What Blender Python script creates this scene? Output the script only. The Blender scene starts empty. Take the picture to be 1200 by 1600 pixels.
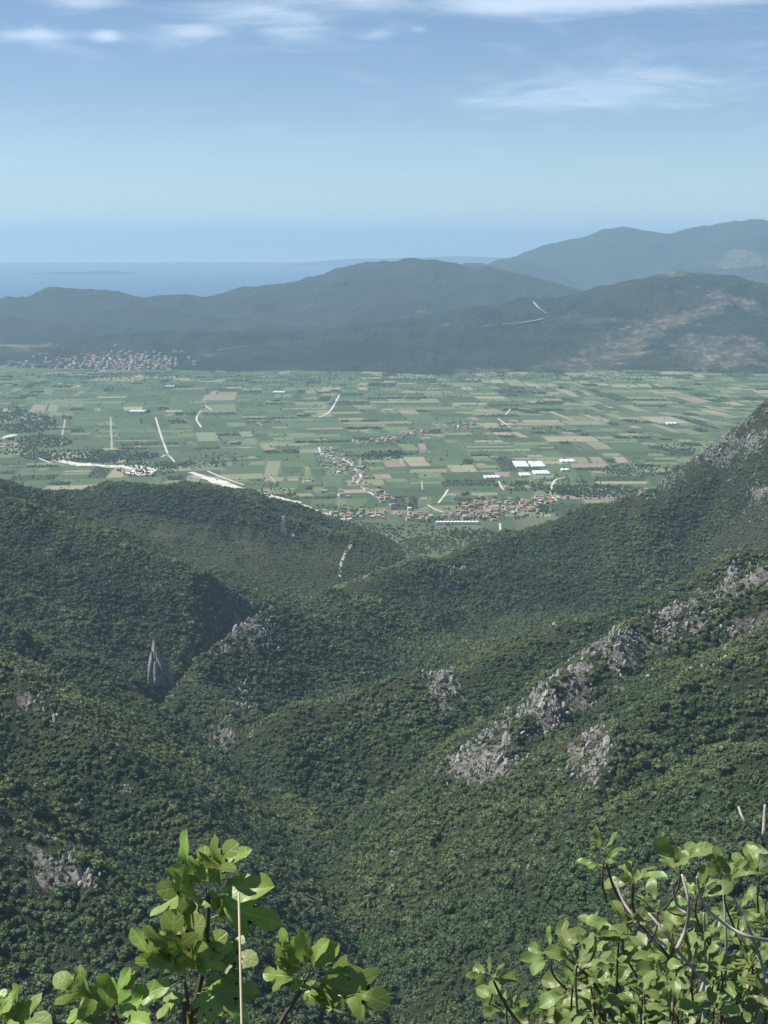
import bpy, bmesh, math, random
import numpy as np
from mathutils import Vector, Matrix

scene = bpy.context.scene
C = scene.collection
R = math.radians
random.seed(7)

# ------------------------------------------------------------------ camera
H = 650.0                       # eye height above the plain
FPX = 2311.0                    # focal length in pixels of a 1200 x 1600 frame
VH = 375.0                      # eye level in that frame
PITCH = math.atan((800 - VH) / FPX)
cam_d = bpy.data.cameras.new('camera')
cam = bpy.data.objects.new('camera', cam_d); C.objects.link(cam)
cam.location = (0, 0, H)
cam.rotation_euler = (math.pi / 2 - PITCH, 0, 0)
cam_d.sensor_fit = 'VERTICAL'
cam_d.angle = 2 * math.atan(800 / FPX)
cam_d.clip_start = 0.1
cam_d.clip_end = 120000
scene.camera = cam

# ------------------------------------------------------------------ light
SUN_EL, SUN_AZ = 53.0, -86.0    # azimuth from the view direction (+Y), negative = left
sd = bpy.data.lights.new('sun', 'SUN'); so = bpy.data.objects.new('sun', sd); C.objects.link(so)
sd.energy = 4.4; sd.angle = R(0.53); sd.color = (1.0, 0.96, 0.91)
sv = Vector((math.sin(R(SUN_AZ)) * math.cos(R(SUN_EL)), math.cos(R(SUN_AZ)) * math.cos(R(SUN_EL)), math.sin(R(SUN_EL))))
so.rotation_euler = sv.to_track_quat('Z', 'Y').to_euler()
so.location = (0, 0, 1500)
vs = scene.view_settings
vs.view_transform = 'Standard'; vs.look = 'None'; vs.exposure = 0.72; vs.gamma = 1.0; vs.use_curve_mapping = False


class N:
    """tiny node-graph helper"""
    def __init__(s, tree):
        s.t = tree; tree.nodes.clear()
    def new(s, kind, **kw):
        n = s.t.nodes.new(kind)
        for k, v in kw.items():
            setattr(n, k, v)
        return n
    def put(s, sock, v):
        if hasattr(v, 'is_linked'):
            s.t.links.new(v, sock)
        elif v is not None:
            if hasattr(sock, 'default_value') and not isinstance(v, (int, float)) and len(v) == 3 and sock.type == 'RGBA':
                v = (*v, 1)
            sock.default_value = v
    def m(s, op, a, b=None, c=None, clamp=False):
        n = s.new('ShaderNodeMath', operation=op, use_clamp=clamp)
        for i, v in enumerate((a, b, c)):
            if v is not None: s.put(n.inputs[i], v)
        return n.outputs[0]
    def mix(s, f, a, b):
        n = s.new('ShaderNodeMix', data_type='RGBA')
        s.put(n.inputs[0], f); s.put(n.inputs[6], a); s.put(n.inputs[7], b)
        return n.outputs[2]
    def ramp(s, f, lo, hi, a=0.0, b=1.0, smooth=True):
        n = s.new('ShaderNodeMapRange', interpolation_type='SMOOTHSTEP' if smooth else 'LINEAR')
        s.put(n.inputs[0], f); s.put(n.inputs[1], lo); s.put(n.inputs[2], hi); s.put(n.inputs[3], a); s.put(n.inputs[4], b)
        return n.outputs[0]
    def noise(s, vec, scale, detail=4, rough=0.55, dist=0.0):
        n = s.new('ShaderNodeTexNoise')
        if vec is not None: s.put(n.inputs['Vector'], vec)
        n.inputs['Scale'].default_value = scale; n.inputs['Detail'].default_value = detail
        n.inputs['Roughness'].default_value = rough; n.inputs['Distortion'].default_value = dist
        return n.outputs[0]
    def vor(s, vec, scale, feature='F1', out=0):
        n = s.new('ShaderNodeTexVoronoi', feature=feature)
        if vec is not None: s.put(n.inputs['Vector'], vec)
        n.inputs['Scale'].default_value = scale
        return n.outputs[out]
    def mapv(s, vec, scale=(1, 1, 1), rot=(0, 0, 0), loc=(0, 0, 0)):
        n = s.new('ShaderNodeMapping')
        s.put(n.inputs[0], vec)
        n.inputs[1].default_value = loc; n.inputs[2].default_value = rot; n.inputs[3].default_value = scale
        return n.outputs[0]
    def pos(s):
        return s.new('ShaderNodeNewGeometry').outputs['Position']
    def attr(s, name, kind='GEOMETRY', out='Fac'):
        n = s.new('ShaderNodeAttribute', attribute_name=name, attribute_type=kind)
        return n.outputs[out]


# ------------------------------------------------------------------ sky
world = bpy.data.worlds.new('World'); scene.world = world; world.use_nodes = True
n = N(world.node_tree)
sky = n.new('ShaderNodeTexSky', sky_type='NISHITA')
sky.sun_disc = False; sky.sun_elevation = R(SUN_EL); sky.sun_rotation = R(SUN_AZ)
sky.altitude = 600; sky.air_density = 0.75; sky.dust_density = 0.05; sky.ozone_density = 3.0
dirv = n.new('ShaderNodeTexCoord').outputs['Generated']
sep = n.new('ShaderNodeSeparateXYZ'); n.put(sep.inputs[0], dirv)
dx, dy, dz = sep.outputs
azn = n.m('MULTIPLY', n.m('ARCTAN2', dx, dy), 57.2958)
eln = n.m('MULTIPLY', n.m('ARCSINE', dz), 57.2958)
def pix2ang(u, v):
    d = Vector((0, math.cos(PITCH), -math.sin(PITCH))) + (u - 600) / FPX * Vector((1, 0, 0)) + (800 - v) / FPX * Vector((0, math.sin(PITCH), math.cos(PITCH)))
    d.normalize()
    return math.degrees(math.atan2(d.x, d.y)), math.degrees(math.asin(d.z))
zc = n.m('MAXIMUM', dz, 0.02)
pl = n.new('ShaderNodeCombineXYZ')
n.put(pl.inputs[0], n.m('DIVIDE', dx, zc)); n.put(pl.inputs[1], n.m('DIVIDE', dy, zc))
big = n.noise(n.mapv(pl.outputs[0], (0.55, 0.40, 1), loc=(3.1, 1.7, 0)), 1.0, 6, 0.62, 0.3)
cb = n.new('ShaderNodeCombineXYZ'); n.put(cb.inputs[0], azn); n.put(cb.inputs[1], eln)
wisp = n.noise(n.mapv(cb.outputs[0], (0.28, 1.5, 1), rot=(0, 0, 0.10), loc=(5, 2, 0)), 1.0, 6, 0.6, 0.6)
patches = [(850, 6, 3.8, .42, .62), (1120, -4, 3.2, .4, .5), (560, -6, 1.8, .5, .45), (60, 58, 1.3, .30, .50), (165, 55, .50, .22, .52),
           (310, 50, 1.0, .26, .34), (455, 44, 1.6, .35, .22), (590, 55, 0.6, .18, .30), (655, 46, .35, .14, .28), (130, 2, 1.9, .24, .42), (1000, 128, 4.2, .75, .40), (800, 160, 3.6, .5, .26), (420, 20, 3.5, .8, .30), (230, 60, 3.0, .35, .25)]
tot = None
for (u, v, ra, re, w) in patches:
    a0, e0 = pix2ang(u, v)
    q = n.m('ADD', n.m('POWER', n.m('DIVIDE', n.m('SUBTRACT', azn, a0), ra), 2.0), n.m('POWER', n.m('DIVIDE', n.m('SUBTRACT', eln, e0), re), 2.0))
    g = n.m('MULTIPLY', n.m('EXPONENT', n.m('MULTIPLY', q, -1.0)), w)
    tot = g if tot is None else n.m('ADD', tot, g)
high = n.m('MULTIPLY', n.ramp(eln, 7.0, 12.0), n.ramp(big, 0.50, 0.75, 0.0, 0.5))
dens = n.m('ADD', n.m('ADD', n.m('MULTIPLY', wisp, 1.0), tot), high)
cmask = n.m('MULTIPLY', n.ramp(dens, 0.50, 1.25), 0.62)
# faint haze tone painted into the low sky colour, up to a soft edge
edge = n.m('ADD', eln, n.m('MULTIPLY', n.m('SUBTRACT', wisp, 0.5), 0.25))
veil = n.m('MULTIPLY', n.ramp(edge, 3.85, 4.25, 0.07, 0.0), n.ramp(azn, -2.0, 14.0, 1.0, 0.35))
col = n.mix(n.m('MAXIMUM', veil, 0.0), sky.outputs[0], (5.8, 7.8, 10.6))
col = n.mix(cmask, col, (8.4, 9.5, 11.2))
bg = n.new('ShaderNodeBackground'); n.put(bg.inputs[0], col); bg.inputs[1].default_value = 0.069
n.put(n.new('ShaderNodeOutputWorld').inputs[0], bg.outputs[0])

# ------------------------------------------------------------------ maths of the place
FWD = np.array([0, math.cos(PITCH), -math.sin(PITCH)]); UP = np.array([0, math.sin(PITCH), math.cos(PITCH)])

def ray(u, v):
    return FWD + (u - 600) / FPX * np.array([1.0, 0, 0]) + (800 - v) / FPX * UP
def P(u, v, Y):
    d = ray(u, v); return np.array([0, 0, H]) + d * (Y / d[1])
def G(u, v, z=0.0):
    d = ray(u, v); return np.array([0, 0, H]) + d * ((z - H) / d[2])
def proj(x, y, z):
    dep = y * FWD[1] + (z - H) * FWD[2]
    up = y * UP[1] + (z - H) * UP[2]
    dep = np.maximum(dep, 0.01)
    return 600 + FPX * x / dep, 800 - FPX * up / dep

def _hash(ix, iy, seed):
    h = (ix.astype(np.int64) * 374761393 + iy.astype(np.int64) * 668265263 + seed * 1274126177) & 0xffffffff
    h = ((h ^ (h >> 13)) * 1274126177) & 0xffffffff
    h = h ^ (h >> 16)
    return (h & 0xffff) / 32767.5 - 1.0
def vnoise(x, y, seed=0):
    ix = np.floor(x); iy = np.floor(y); fx = x - ix; fy = y - iy
    fx = fx * fx * fx * (fx * (fx * 6 - 15) + 10); fy = fy * fy * fy * (fy * (fy * 6 - 15) + 10)
    a = _hash(ix, iy, seed); b = _hash(ix + 1, iy, seed); c = _hash(ix, iy + 1, seed); d = _hash(ix + 1, iy + 1, seed)
    return (a + (b - a) * fx) * (1 - fy) + (c + (d - c) * fx) * fy
def fbm(x, y, scale, octs=4, seed=0, gain=0.5):
    s = 0; amp = 1; fr = 1 / scale; tot_ = 0
    for o in range(octs):
        c, si = math.cos(o * 1.1 + .4), math.sin(o * 1.1 + .4)
        s = s + amp * vnoise((x * c - y * si) * fr + o * 17.3, (x * si + y * c) * fr - o * 9.1, seed + o)
        tot_ += amp; amp *= gain; fr *= 2.03
    return s / tot_
def ridged(x, y, scale, octs=4, seed=0):
    s = 0; amp = 1; fr = 1 / scale; t = 0
    for o in range(octs):
        s = s + amp * (1 - np.abs(vnoise(x * fr + o * 13.7, y * fr + o * 5.3, seed + o)) * 2)
        t += amp; amp *= 0.5; fr *= 2.1
    return s / t
def smax(a, b, k):
    h = np.clip(0.5 + 0.5 * (a - b) / k, 0, 1)
    return b + (a - b) * h + k * h * (1 - h)

def ridge_val(x, y, pts, s, rnd):
    best = None
    for a, b in zip(pts[:-1], pts[1:]):
        ax, ay, az = a; bx, by, bz = b
        L2 = (bx - ax) ** 2 + (by - ay) ** 2
        t = np.clip(((x - ax) * (bx - ax) + (y - ay) * (by - ay)) / L2, 0, 1)
        d2 = (x - ax - t * (bx - ax)) ** 2 + (y - ay - t * (by - ay)) ** 2
        v = az + t * (bz - az) - s * (np.sqrt(d2 + rnd * rnd) - rnd)
        best = v if best is None else np.maximum(best, v)
    return best
def line_dist(x, y, pts):
    bd = None
    for a, b in zip(pts[:-1], pts[1:]):
        ax, ay, az = a; bx, by, bz = b
        L2 = (bx - ax) ** 2 + (by - ay) ** 2
        t = np.clip(((x - ax) * (bx - ax) + (y - ay) * (by - ay)) / L2, 0, 1)
        d = np.sqrt((x - ax - t * (bx - ax)) ** 2 + (y - ay - t * (by - ay)) ** 2)
        z = az + t * (bz - az)
        if bd is None: bd, bz_ = d, z
        else:
            m = d < bd; bd = np.where(m, d, bd); bz_ = np.where(m, z, bz_)
    return bd, bz_

def PL(lst): return [P(*p) for p in lst]
NEAR_RIDGES = [
    # (crest as image position + distance, slope, rounding)
    (PL([(1700, 400, 2850), (1400, 510, 2930), (1250, 605, 2990), (1200, 640, 2990), (1130, 686, 2950), (1090, 712, 2910), (1000, 762, 2810), (940, 788, 2780)]), .85, 10),
    (PL([(940, 784, 2780), (860, 813, 2780), (780, 845, 2750), (640, 886, 2560), (520, 914, 2330), (430, 948, 2100)]), .56, 18),
    (PL([(430, 944, 2100), (370, 974, 2000), (305, 1003, 1905), (268, 1016, 1850)]), .75, 8),
    (PL([(1700, 660, 1720), (1400, 785, 1720), (1200, 862, 1715), (1120, 892, 1700), (1040, 925, 1690), (930, 962, 1690), (890, 962, 1680), (830, 992, 1660), (750, 1034, 1630), (680, 1052, 1610), (560, 1084, 1600), (470, 1104, 1590), (400, 1140, 1590)]), .60, 10),
    (PL([(1700, 700, 1480), (1400, 820, 1450), (1210, 885, 1450), (1100, 928, 1430), (1000, 976, 1390), (930, 1028, 1340), (850, 1086, 1280), (790, 1140, 1230), (700, 1172, 1190), (640, 1205, 1150), (610, 1290, 1090)]), .78, 5),
    (PL([(1400, 900, 1300), (1200, 985, 1270), (1060, 1060, 1210), (950, 1120, 1130), (890, 1210, 1050), (810, 1330, 950), (740, 1460, 850)]), .64, 12),
    (PL([(1700, 900, 900), (1400, 1120, 900), (1200, 1330, 850), (1050, 1480, 790), (950, 1600, 740)]), .60, 40),
    # left bank
    (PL([(-500, 700, 2900), (-200, 715, 2950), (0, 750, 3000), (120, 764, 3030), (260, 756, 3040), (330, 762, 3030), (380, 794, 3000), (430, 822, 2970), (468, 850, 2930)]), .40, 30),
    (PL([(-500, 560, 2350), (-200, 690, 2320), (0, 768, 2300), (60, 795, 2300), (130, 832, 2290), (230, 873, 2250), (330, 917, 2240), (385, 946, 2300)]), .48, 26),
    (PL([(-500, 800, 1750), (-200, 885, 1720), (0, 968, 1700), (90, 1000, 1700), (160, 1009, 1700), (215, 1045, 1710), (280, 1078, 1720)]), .60, 10),
    (PL([(-400, 840, 1300), (-200, 930, 1280), (0, 1040, 1250), (85, 1080, 1225), (200, 1200, 1150), (330, 1290, 1080), (440, 1390, 980)]), .68, 12),
    (PL([(-400, 1060, 950), (-200, 1180, 930), (0, 1283, 905), (70, 1318, 890), (150, 1372, 860), (290, 1450, 800), (440, 1560, 750)]), .70, 10),
]
GORGE = [(G(560, 880)[0], 2760, -4), (-115, 2450, 2), (-190, 2230, 10), (-266, 2050, 20), (-302, 1880, 30), (-262, 1740, 44), (-175, 1630, 56), (-125, 1450, 72), (-66, 1270, 88), (-10, 1060, 112), (10, 900, 130), (20, 700, 160)]

def near_height(x, y):
    w1 = fbm(x, y, 260, 3, 11); w2 = fbm(x, y, 260, 3, 23)
    xx = x + 26 * w1; yy = y + 26 * w2
    h = np.full_like(x, -30.0)
    for pts, s, rnd in NEAR_RIDGES:
        h = smax(h, ridge_val(xx, yy, pts, s, rnd), 8.0)
    floor = np.clip((2650 - y) * 0.05, -8, 140)
    h = smax(h, floor, 12.0)
    amp = np.clip((h + 2) / 60, 0, 1) * np.clip(y / 500, 0.0, 1)
    # gullies and small spurs
    h = h + amp * (19 * (ridged(xx, yy, 170, 4, 31) - .46) + 11 * fbm(x, y, 75, 4, 41) + 2.2 * fbm(x, y, 14, 3, 51))
    d, zv = line_dist(x + 12 * w2, y + 12 * w1, GORGE)
    h = np.minimum(h, zv + (.78 + .67 * np.clip((y - 1430) / 150, 0, 1)) * np.maximum(d - 5, 0) + 4 * fbm(x, y, 20, 2, 61))
    # the hill the viewer stands on
    yc = np.maximum(y - 1.0, 0)
    hc = 648.35 - 0.10 * np.abs(x) ** .9 - np.where(yc < 60, .80 * yc, 48 + .80 * (yc - 60)) + 0.25 * fbm(x, y, 2.2, 2, 71) * np.clip(yc, 0, 1)
    return np.maximum(h, hc)

FAR_RIDGES = [
    (PL([(640, 510, 8400), (700, 502, 8600), (760, 482, 8700), (850, 464, 9000), (950, 442, 9200), (1030, 424, 9400), (1070, 420, 9400), (1130, 425, 9400), (1200, 440, 9300), (1400, 455, 9300)]), .25, 90),
    (PL([(1170, 455, 9000), (1110, 476, 8750), (1000, 505, 8350), (920, 545, 7850), (850, 572, 7450)]), .30, 50),
    (PL([(1400, 470, 8900), (1220, 500, 8400), (1180, 530, 8000), (1150, 560, 7600)]), .30, 50),
    (PL([(960, 468, 8900), (900, 500, 8500), (820, 530, 8100), (760, 560, 7650)]), .26, 70),
    (PL([(-400, 500, 8700), (-200, 530, 8500), (0, 543, 8300), (80, 540, 8300), (150, 527, 8300), (240, 516, 8400), (330, 518, 8400), (420, 503, 8500), (500, 508, 8500), (560, 504, 8500), (640, 506, 8500), (720, 502, 8500)]), .20, 90),
    (PL([(560, 515, 8300), (640, 530, 8000), (680, 555, 7600)]), .24, 70),
    (PL([(-600, 470, 12000), (-200, 485, 12000), (0, 467, 11800), (50, 458, 11900), (100, 451, 12000), (160, 454, 12000), (215, 465, 12000), (260, 465, 12000), (290, 462, 12000), (320, 467, 12000), (360, 457, 12200), (430, 441, 12300), (500, 433, 12400), (560, 416, 12600), (600, 408, 12700), (640, 404, 12800), (690, 407, 12800), (740, 414, 12800), (800, 426, 12600), (850, 441, 12500), (930, 470, 12300)]), .27, 120),
    (PL([(200, 480, 11000), (330, 495, 10500), (420, 505, 9900)]), .22, 120),
    (PL([(-500, 478, 10400), (-200, 488, 10300), (0, 496, 10200), (80, 500, 10100), (170, 508, 9800)]), .20, 120),
    (PL([(560, 430, 11800), (600, 470, 10800), (640, 500, 9800)]), .22, 120),
    (PL([(690, 413, 17000), (770, 408, 18000), (828, 404, 19000), (858, 386, 19500), (900, 370, 20000), (960, 356, 20000), (985, 353, 20000), (1005, 358, 20000), (1060, 362, 20000), (1110, 350, 20500), (1150, 343, 20500), (1200, 345, 20500), (1400, 350, 20500), (1700, 380, 20500)]), .34, 90),
    (PL([(1150, 352, 20000), (1180, 390, 17500), (1250, 430, 15000)]), .30, 120),
]

def far_height(x, y):
    w1 = fbm(x, y, 1100, 3, 111); w2 = fbm(x, y, 1100, 3, 123)
    xx = x + 70 * w1; yy = y + 120 * w2
    h = np.full_like(x, -38.0)
    for pts, s, rnd in FAR_RIDGES:
        h = smax(h, ridge_val(xx, yy, pts, s, rnd), 40.0)
    amp = np.clip((h + 5) / 150, 0, 1)
    h = h + amp * (58 * (ridged(xx, yy, 620, 5, 131) - .52) + 20 * fbm(x, y, 240, 4, 141)) 
    return np.maximum(h, -38.0)

def mesh_np(name, verts, faces, smooth=False):
    me = bpy.data.meshes.new(name)
    verts = np.asarray(verts, np.float32); faces = np.asarray(faces, np.int32)
    k = faces.shape[1]
    me.vertices.add(len(verts)); me.vertices.foreach_set('co', verts.ravel())
    me.loops.add(faces.size); me.loops.foreach_set('vertex_index', faces.ravel())
    me.polygons.add(len(faces)); me.polygons.foreach_set('loop_start', np.arange(0, faces.size, k, dtype=np.int32))
    me.polygons.foreach_set('loop_total', np.full(len(faces), k, np.int32))
    if smooth: me.polygons.foreach_set('use_smooth', np.ones(len(faces), bool))
    me.update(); me.validate()
    return me
def add_attr(me, name, arr):
    a = me.attributes.new(name, 'FLOAT', 'POINT'); a.data.foreach_set('value', np.asarray(arr, np.float32).ravel())
def grid_faces(nr, nc):
    i = np.arange(nr * nc).reshape(nr, nc)
    return np.stack([i[:-1, :-1], i[:-1, 1:], i[1:, 1:], i[1:, :-1]], -1).reshape(-1, 4)

def link(o, parent=None, **props):
    C.objects.link(o)
    if parent is not None: o.parent = parent
    for k, v in props.items():
        if v is not None: o[k] = v
    return o
def obj(name, me, mat=None, parent=None, **props):
    o = bpy.data.objects.new(name, me)
    if mat is not None:
        me.materials.clear()
        for mm in (mat if isinstance(mat, (list, tuple)) else [mat]): me.materials.append(mm)
    return link(o, parent, **props)
def empty(name, loc, rz=0.0, **props):
    o = bpy.data.objects.new(name, None); o.location = loc; o.rotation_euler = (0, 0, rz); o.empty_display_size = .2
    return link(o, None, **props)

# ------------------------------------------------------------------ materials
def mat(name, build, disp=False):
    m = bpy.data.materials.new(name); m.use_nodes = True
    nn = N(m.node_tree); out = nn.new('ShaderNodeOutputMaterial')
    sh = build(nn); nn.put(out.inputs[0], sh)
    return m
def princ(nn, colr, rough=.8, bump=None, bdist=1.0, bstr=.6, spec=.3, **kw):
    b = nn.new('ShaderNodeBsdfPrincipled')
    nn.put(b.inputs['Base Color'], colr); nn.put(b.inputs['Roughness'], rough); b.inputs['Specular IOR Level'].default_value = spec
    if bump is not None:
        bn = nn.new('ShaderNodeBump'); nn.put(bn.inputs['Height'], bump); bn.inputs['Distance'].default_value = bdist; bn.inputs['Strength'].default_value = bstr
        nn.put(b.inputs['Normal'], bn.outputs[0])
    return b.outputs[0]

def b_hill(nn):
    p = nn.pos(); rk = nn.attr('rock'); dry = nn.attr('dry')
    a = nn.noise(p, 0.02, 5); f = nn.noise(p, 0.35, 4, .65)
    g = nn.mix(nn.ramp(a, .35, .65), (.034, .052, .020), (.058, .076, .028))
    g = nn.mix(nn.m('MULTIPLY', nn.ramp(f, .45, .7), .6), g, (.075, .080, .036))
    g = nn.mix(nn.m('MULTIPLY', nn.ramp(nn.noise(p, 1.1, 4, .7), .46, .60, 1, 0), .75), g, (.014, .022, .009))
    g = nn.mix(nn.m('MULTIPLY', dry, .85), g, nn.mix(nn.ramp(nn.noise(p, .5, 5, .75), .38, .62), (.030, .040, .017), (.125, .115, .062)))
    stone = nn.mix(nn.ramp(nn.noise(p, .22, 5, .7), .35, .68), (.09, .083, .068), (.32, .30, .265))
    rf = nn.ramp(nn.m('ADD', rk, nn.m('MULTIPLY', nn.m('SUBTRACT', nn.noise(p, .10, 5, .7), .5), 2.4)), .62, .80)
    return princ(nn, nn.mix(rf, g, stone), .9, nn.m('ADD', f, nn.noise(p, 1.1, 3)), 3.0, .9, .2)
M_hill = mat('macchia_ground', b_hill)

def b_far(nn):
    p = nn.pos(); rk = nn.attr('rock')
    a = nn.noise(p, 0.0025, 6, .6); f = nn.noise(p, 0.02, 5, .7); dots = nn.vor(p, .05)
    g = nn.mix(nn.ramp(a, .38, .62), (.017, .028, .019), (.034, .043, .027))
    g = nn.mix(nn.m('MULTIPLY', nn.ramp(f, .5, .72), .6), g, (.062, .062, .036))
    st = nn.mix(nn.ramp(f, .35, .65), (.10, .083, .062), (.25, .205, .16))
    st = nn.mix(nn.ramp(nn.noise(p, .012, 5, .7), .45, .6, .85, 0.0), st, (.055, .066, .034))
    rf = nn.ramp(nn.m('ADD', rk, nn.m('MULTIPLY', nn.m('SUBTRACT', nn.noise(p, .009, 6, .75), .5), 1.9)), .42, .74)
    return princ(nn, nn.mix(rf, g, st), .92, nn.m('ADD', f, nn.noise(p, .006, 4, .6)), 45.0, 1.0, .15)
M_far = mat('far_scrub', b_far)

def b_plain(nn):
    p = nn.pos()
    a = nn.noise(nn.mapv(p, (.8, .35, 1), rot=(0, 0, .08)), .012, 5, .6); f = nn.noise(p, .05, 4, .7)
    g = nn.mix(nn.ramp(a, .35, .65), (.065, .088, .045), (.125, .140, .078))
    g = nn.mix(nn.m('MULTIPLY', nn.ramp(f, .5, .75), .5), g, (.040, .060, .028))
    return princ(nn, g, .9, f, .8, .5, .2)
M_plain = mat('plain_meadow', b_plain)

def field_mat(i, ca, cb, rows):
    ca, cb = [tuple(.78 * q + .22 * sum(c) / 3 * (1.08, 1.0, .82)[j] for j, q in enumerate(c)) for c in (ca, cb)]
    def b(nn):
        p = nn.pos(); r = nn.attr('shade', 'GEOMETRY')
        w = nn.noise(nn.mapv(p, (.25, .02, 1) if rows else (.03, .16, 1), rot=(0, 0, .10)), 1.0, 3, .6)
        f = nn.noise(p, .03, 4, .6)
        c = nn.mix(nn.m('ADD', nn.m('MULTIPLY', nn.ramp(w, .3, .7), .5), nn.m('MULTIPLY', nn.ramp(f, .3, .7), .5)), ca, cb)
        return princ(nn, c, .9, nn.m('ADD', w, f), .5, .5, .2)
    return mat('crop_%s' % i, b)
FIELD_MATS = [field_mat('maize', (.045, .085, .030), (.065, .110, .042), 0), field_mat('clover', (.070, .130, .048), (.095, .155, .060), 1),
              field_mat('alfalfa', (.055, .110, .040), (.080, .135, .052), 0), field_mat('meadow', (.120, .170, .070), (.155, .200, .085), 1),
              field_mat('orchard', (.030, .055, .024), (.060, .085, .036), 1), field_mat('young', (.165, .200, .095), (.205, .230, .115), 0),
              field_mat('stubble', (.230, .215, .120), (.310, .280, .165), 0), field_mat('ploughed', (.210, .165, .110), (.280, .220, .150), 1)]
FIELD_W = [.20, .14, .19, .13, .12, .11, .09, .045]

M_road = mat('pale_asphalt', lambda nn: princ(nn, nn.mix(nn.noise(nn.pos(), .05, 4), (.40, .385, .34), (.58, .56, .50)), .85))
M_track = mat('dirt_track', lambda nn: princ(nn, nn.mix(nn.noise(nn.pos(), .05, 4), (.27, .26, .17), (.38, .35, .25)), .9))
M_gravel = mat('river_gravel', lambda nn: princ(nn, nn.mix(nn.ramp(nn.noise(nn.pos(), .03, 6, .7), .35, .65), (.40, .37, .30), (.70, .67, .60)), .9))

def b_sea(nn):
    p = nn.pos()
    c = nn.mix(nn.ramp(nn.noise(nn.mapv(p, (.0002, .0008, 1)), 1.0, 4), .35, .65), (.012, .050, .115), (.018, .065, .135))
    return princ(nn, c, .35, nn.noise(p, .02, 3), 1.0, .3, .5)
M_sea = mat('open_sea', b_sea)

# ------------------------------------------------------------------ near hillsides
def yrows(y0, y1, frac, dmin):
    ys = [y0]
    while ys[-1] < y1: ys.append(ys[-1] + max(dmin, frac * ys[-1]))
    return np.array(ys)
ys = np.concatenate([yrows(-40, 480, .035, .8), yrows(500, 3650, .0033, 1.0)])
ks = np.linspace(-.43, .43, 470)
KK, YY = np.meshgrid(ks, ys)
XX = KK * (YY + 75)
ZZ = near_height(XX, YY)
NR, NC = XX.shape

# patches of bare limestone and of dry grass, set out where they lie on the slopes
U, V = proj(XX, YY, ZZ)
def blob(u, v, ru, rv, ang, y0, y1, w):
    ca, sa = math.cos(R(ang)), math.sin(R(ang))
    du, dv = U - u, V - v
    a = (du * ca - dv * sa) / ru; b = (du * sa + dv * ca) / rv
    return w * np.exp(-(np.abs(a) ** 2.4 + np.abs(b) ** 2.4) * .8) * ((YY > y0) & (YY < y1))
ROCKS = [(1120, 705, 110, 34, 30, 2300, 3000, .9), (1010, 748, 70, 22, 25, 2500, 3000, .85), (1170, 655, 50, 40, 40, 2300, 2900, .9), (930, 780, 50, 10, 15, 2500, 3000, .6), (1185, 760, 24, 40, 20, 2200, 2800, .7),
         (1000, 990, 120, 36, 33, 1220, 1600, 1.1), (1110, 915, 90, 18, 30, 1300, 1780, .75), (960, 1020, 60, 44, 33, 1200, 1500, .9), (870, 1090, 95, 48, 40, 1120, 1400, 1.0), (770, 1180, 110, 46, 20, 1050, 1320, 1.0), (1070, 960, 120, 34, 30, 1220, 1560, 1.2), (1150, 920, 60, 22, 30, 1250, 1600, .8), (690, 1185, 60, 30, 40, 1080, 1260, .9), (660, 1240, 40, 60, 20, 1030, 1200, .6),
         (915, 1165, 45, 80, -28, 1000, 1250, .85), (860, 1260, 40, 80, -28, 900, 1150, .5), (1000, 1070, 60, 18, 30, 1100, 1330, .6), (1130, 1060, 70, 110, 0, 1000, 1400, .38), (1160, 1000, 60, 60, 0, 1000, 1500, .48),
         (705, 1075, 40, 42, 10, 1480, 1660, .95), (890, 962, 45, 12, 15, 1600, 1750, .55), (1150, 885, 80, 12, 25, 1600, 1800, .5),
         (385, 985, 42, 44, 45, 1900, 2150, .75), (345, 1010, 22, 30, 0, 1800, 2050, .85), (370, 1100, 46, 70, 0, 1560, 1950, .60), (340, 1160, 30, 40, 10, 1500, 1750, .6), (362, 1150, 10, 16, 0, 1500, 1750, .9), (580, 885, 24, 12, 30, 2300, 2600, .9), (715, 890, 26, 9, 0, 2300, 2700, .75),
         (40, 1345, 100, 44, -30, 780, 960, .95), (115, 1375, 40, 26, 0, 780, 960, .9), (20, 1100, 80, 60, -20, 1050, 1330, .42), (60, 1180, 120, 60, -35, 1000, 1300, .36), (190, 1230, 60, 20, -20, 1000, 1250, .5), (195, 1235, 20, 10, 0, 1000, 1250, .8), (600, 1310, 18, 40, 20, 1000, 1200, .8), (300, 995, 60, 6, 18, 1800, 2000, .6), (390, 958, 20, 14, 40, 2000, 2260, .8), (820, 1345, 36, 24, 20, 850, 1050, .6)]
DRY = [(420, 880, 150, 46, -8, 2330, 2960, .95), (300, 845, 140, 28, -12, 2330, 2980, .9), (520, 865, 70, 40, 10, 2380, 2960, .85), (230, 822, 60, 10, -10, 2400, 3000, .6), (1100, 720, 110, 30, 30, 2300, 3000, .85), (1060, 860, 110, 30, 20, 1600, 2000, .75), (830, 985, 120, 24, 22, 1600, 1760, .7), (600, 1085, 130, 36, 14, 1500, 1650, .65), (1150, 820, 70, 60, 30, 1600, 2700, .5), (430, 915, 90, 24, -25, 2080, 2300, .6), (330, 900, 80, 16, -22, 2150, 2300, .5),
       (220, 1085, 34, 26, 0, 1500, 1760, .8), (60, 1120, 120, 90, -30, 1000, 1330, .25), (900, 1120, 130, 70, 35, 1000, 1400, .45), (330, 850, 170, 26, -10, 2500, 3100, .55), (100, 1330, 140, 50, -30, 780, 960, .3), (960, 1010, 150, 60, 33, 1200, 1600, .4)]
rock = np.zeros_like(XX); dry = np.zeros_like(XX)
for b in ROCKS: rock = np.maximum(rock, blob(*b))
for b in DRY: dry = np.maximum(dry, blob(*b))
steep = np.zeros_like(XX)
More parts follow.
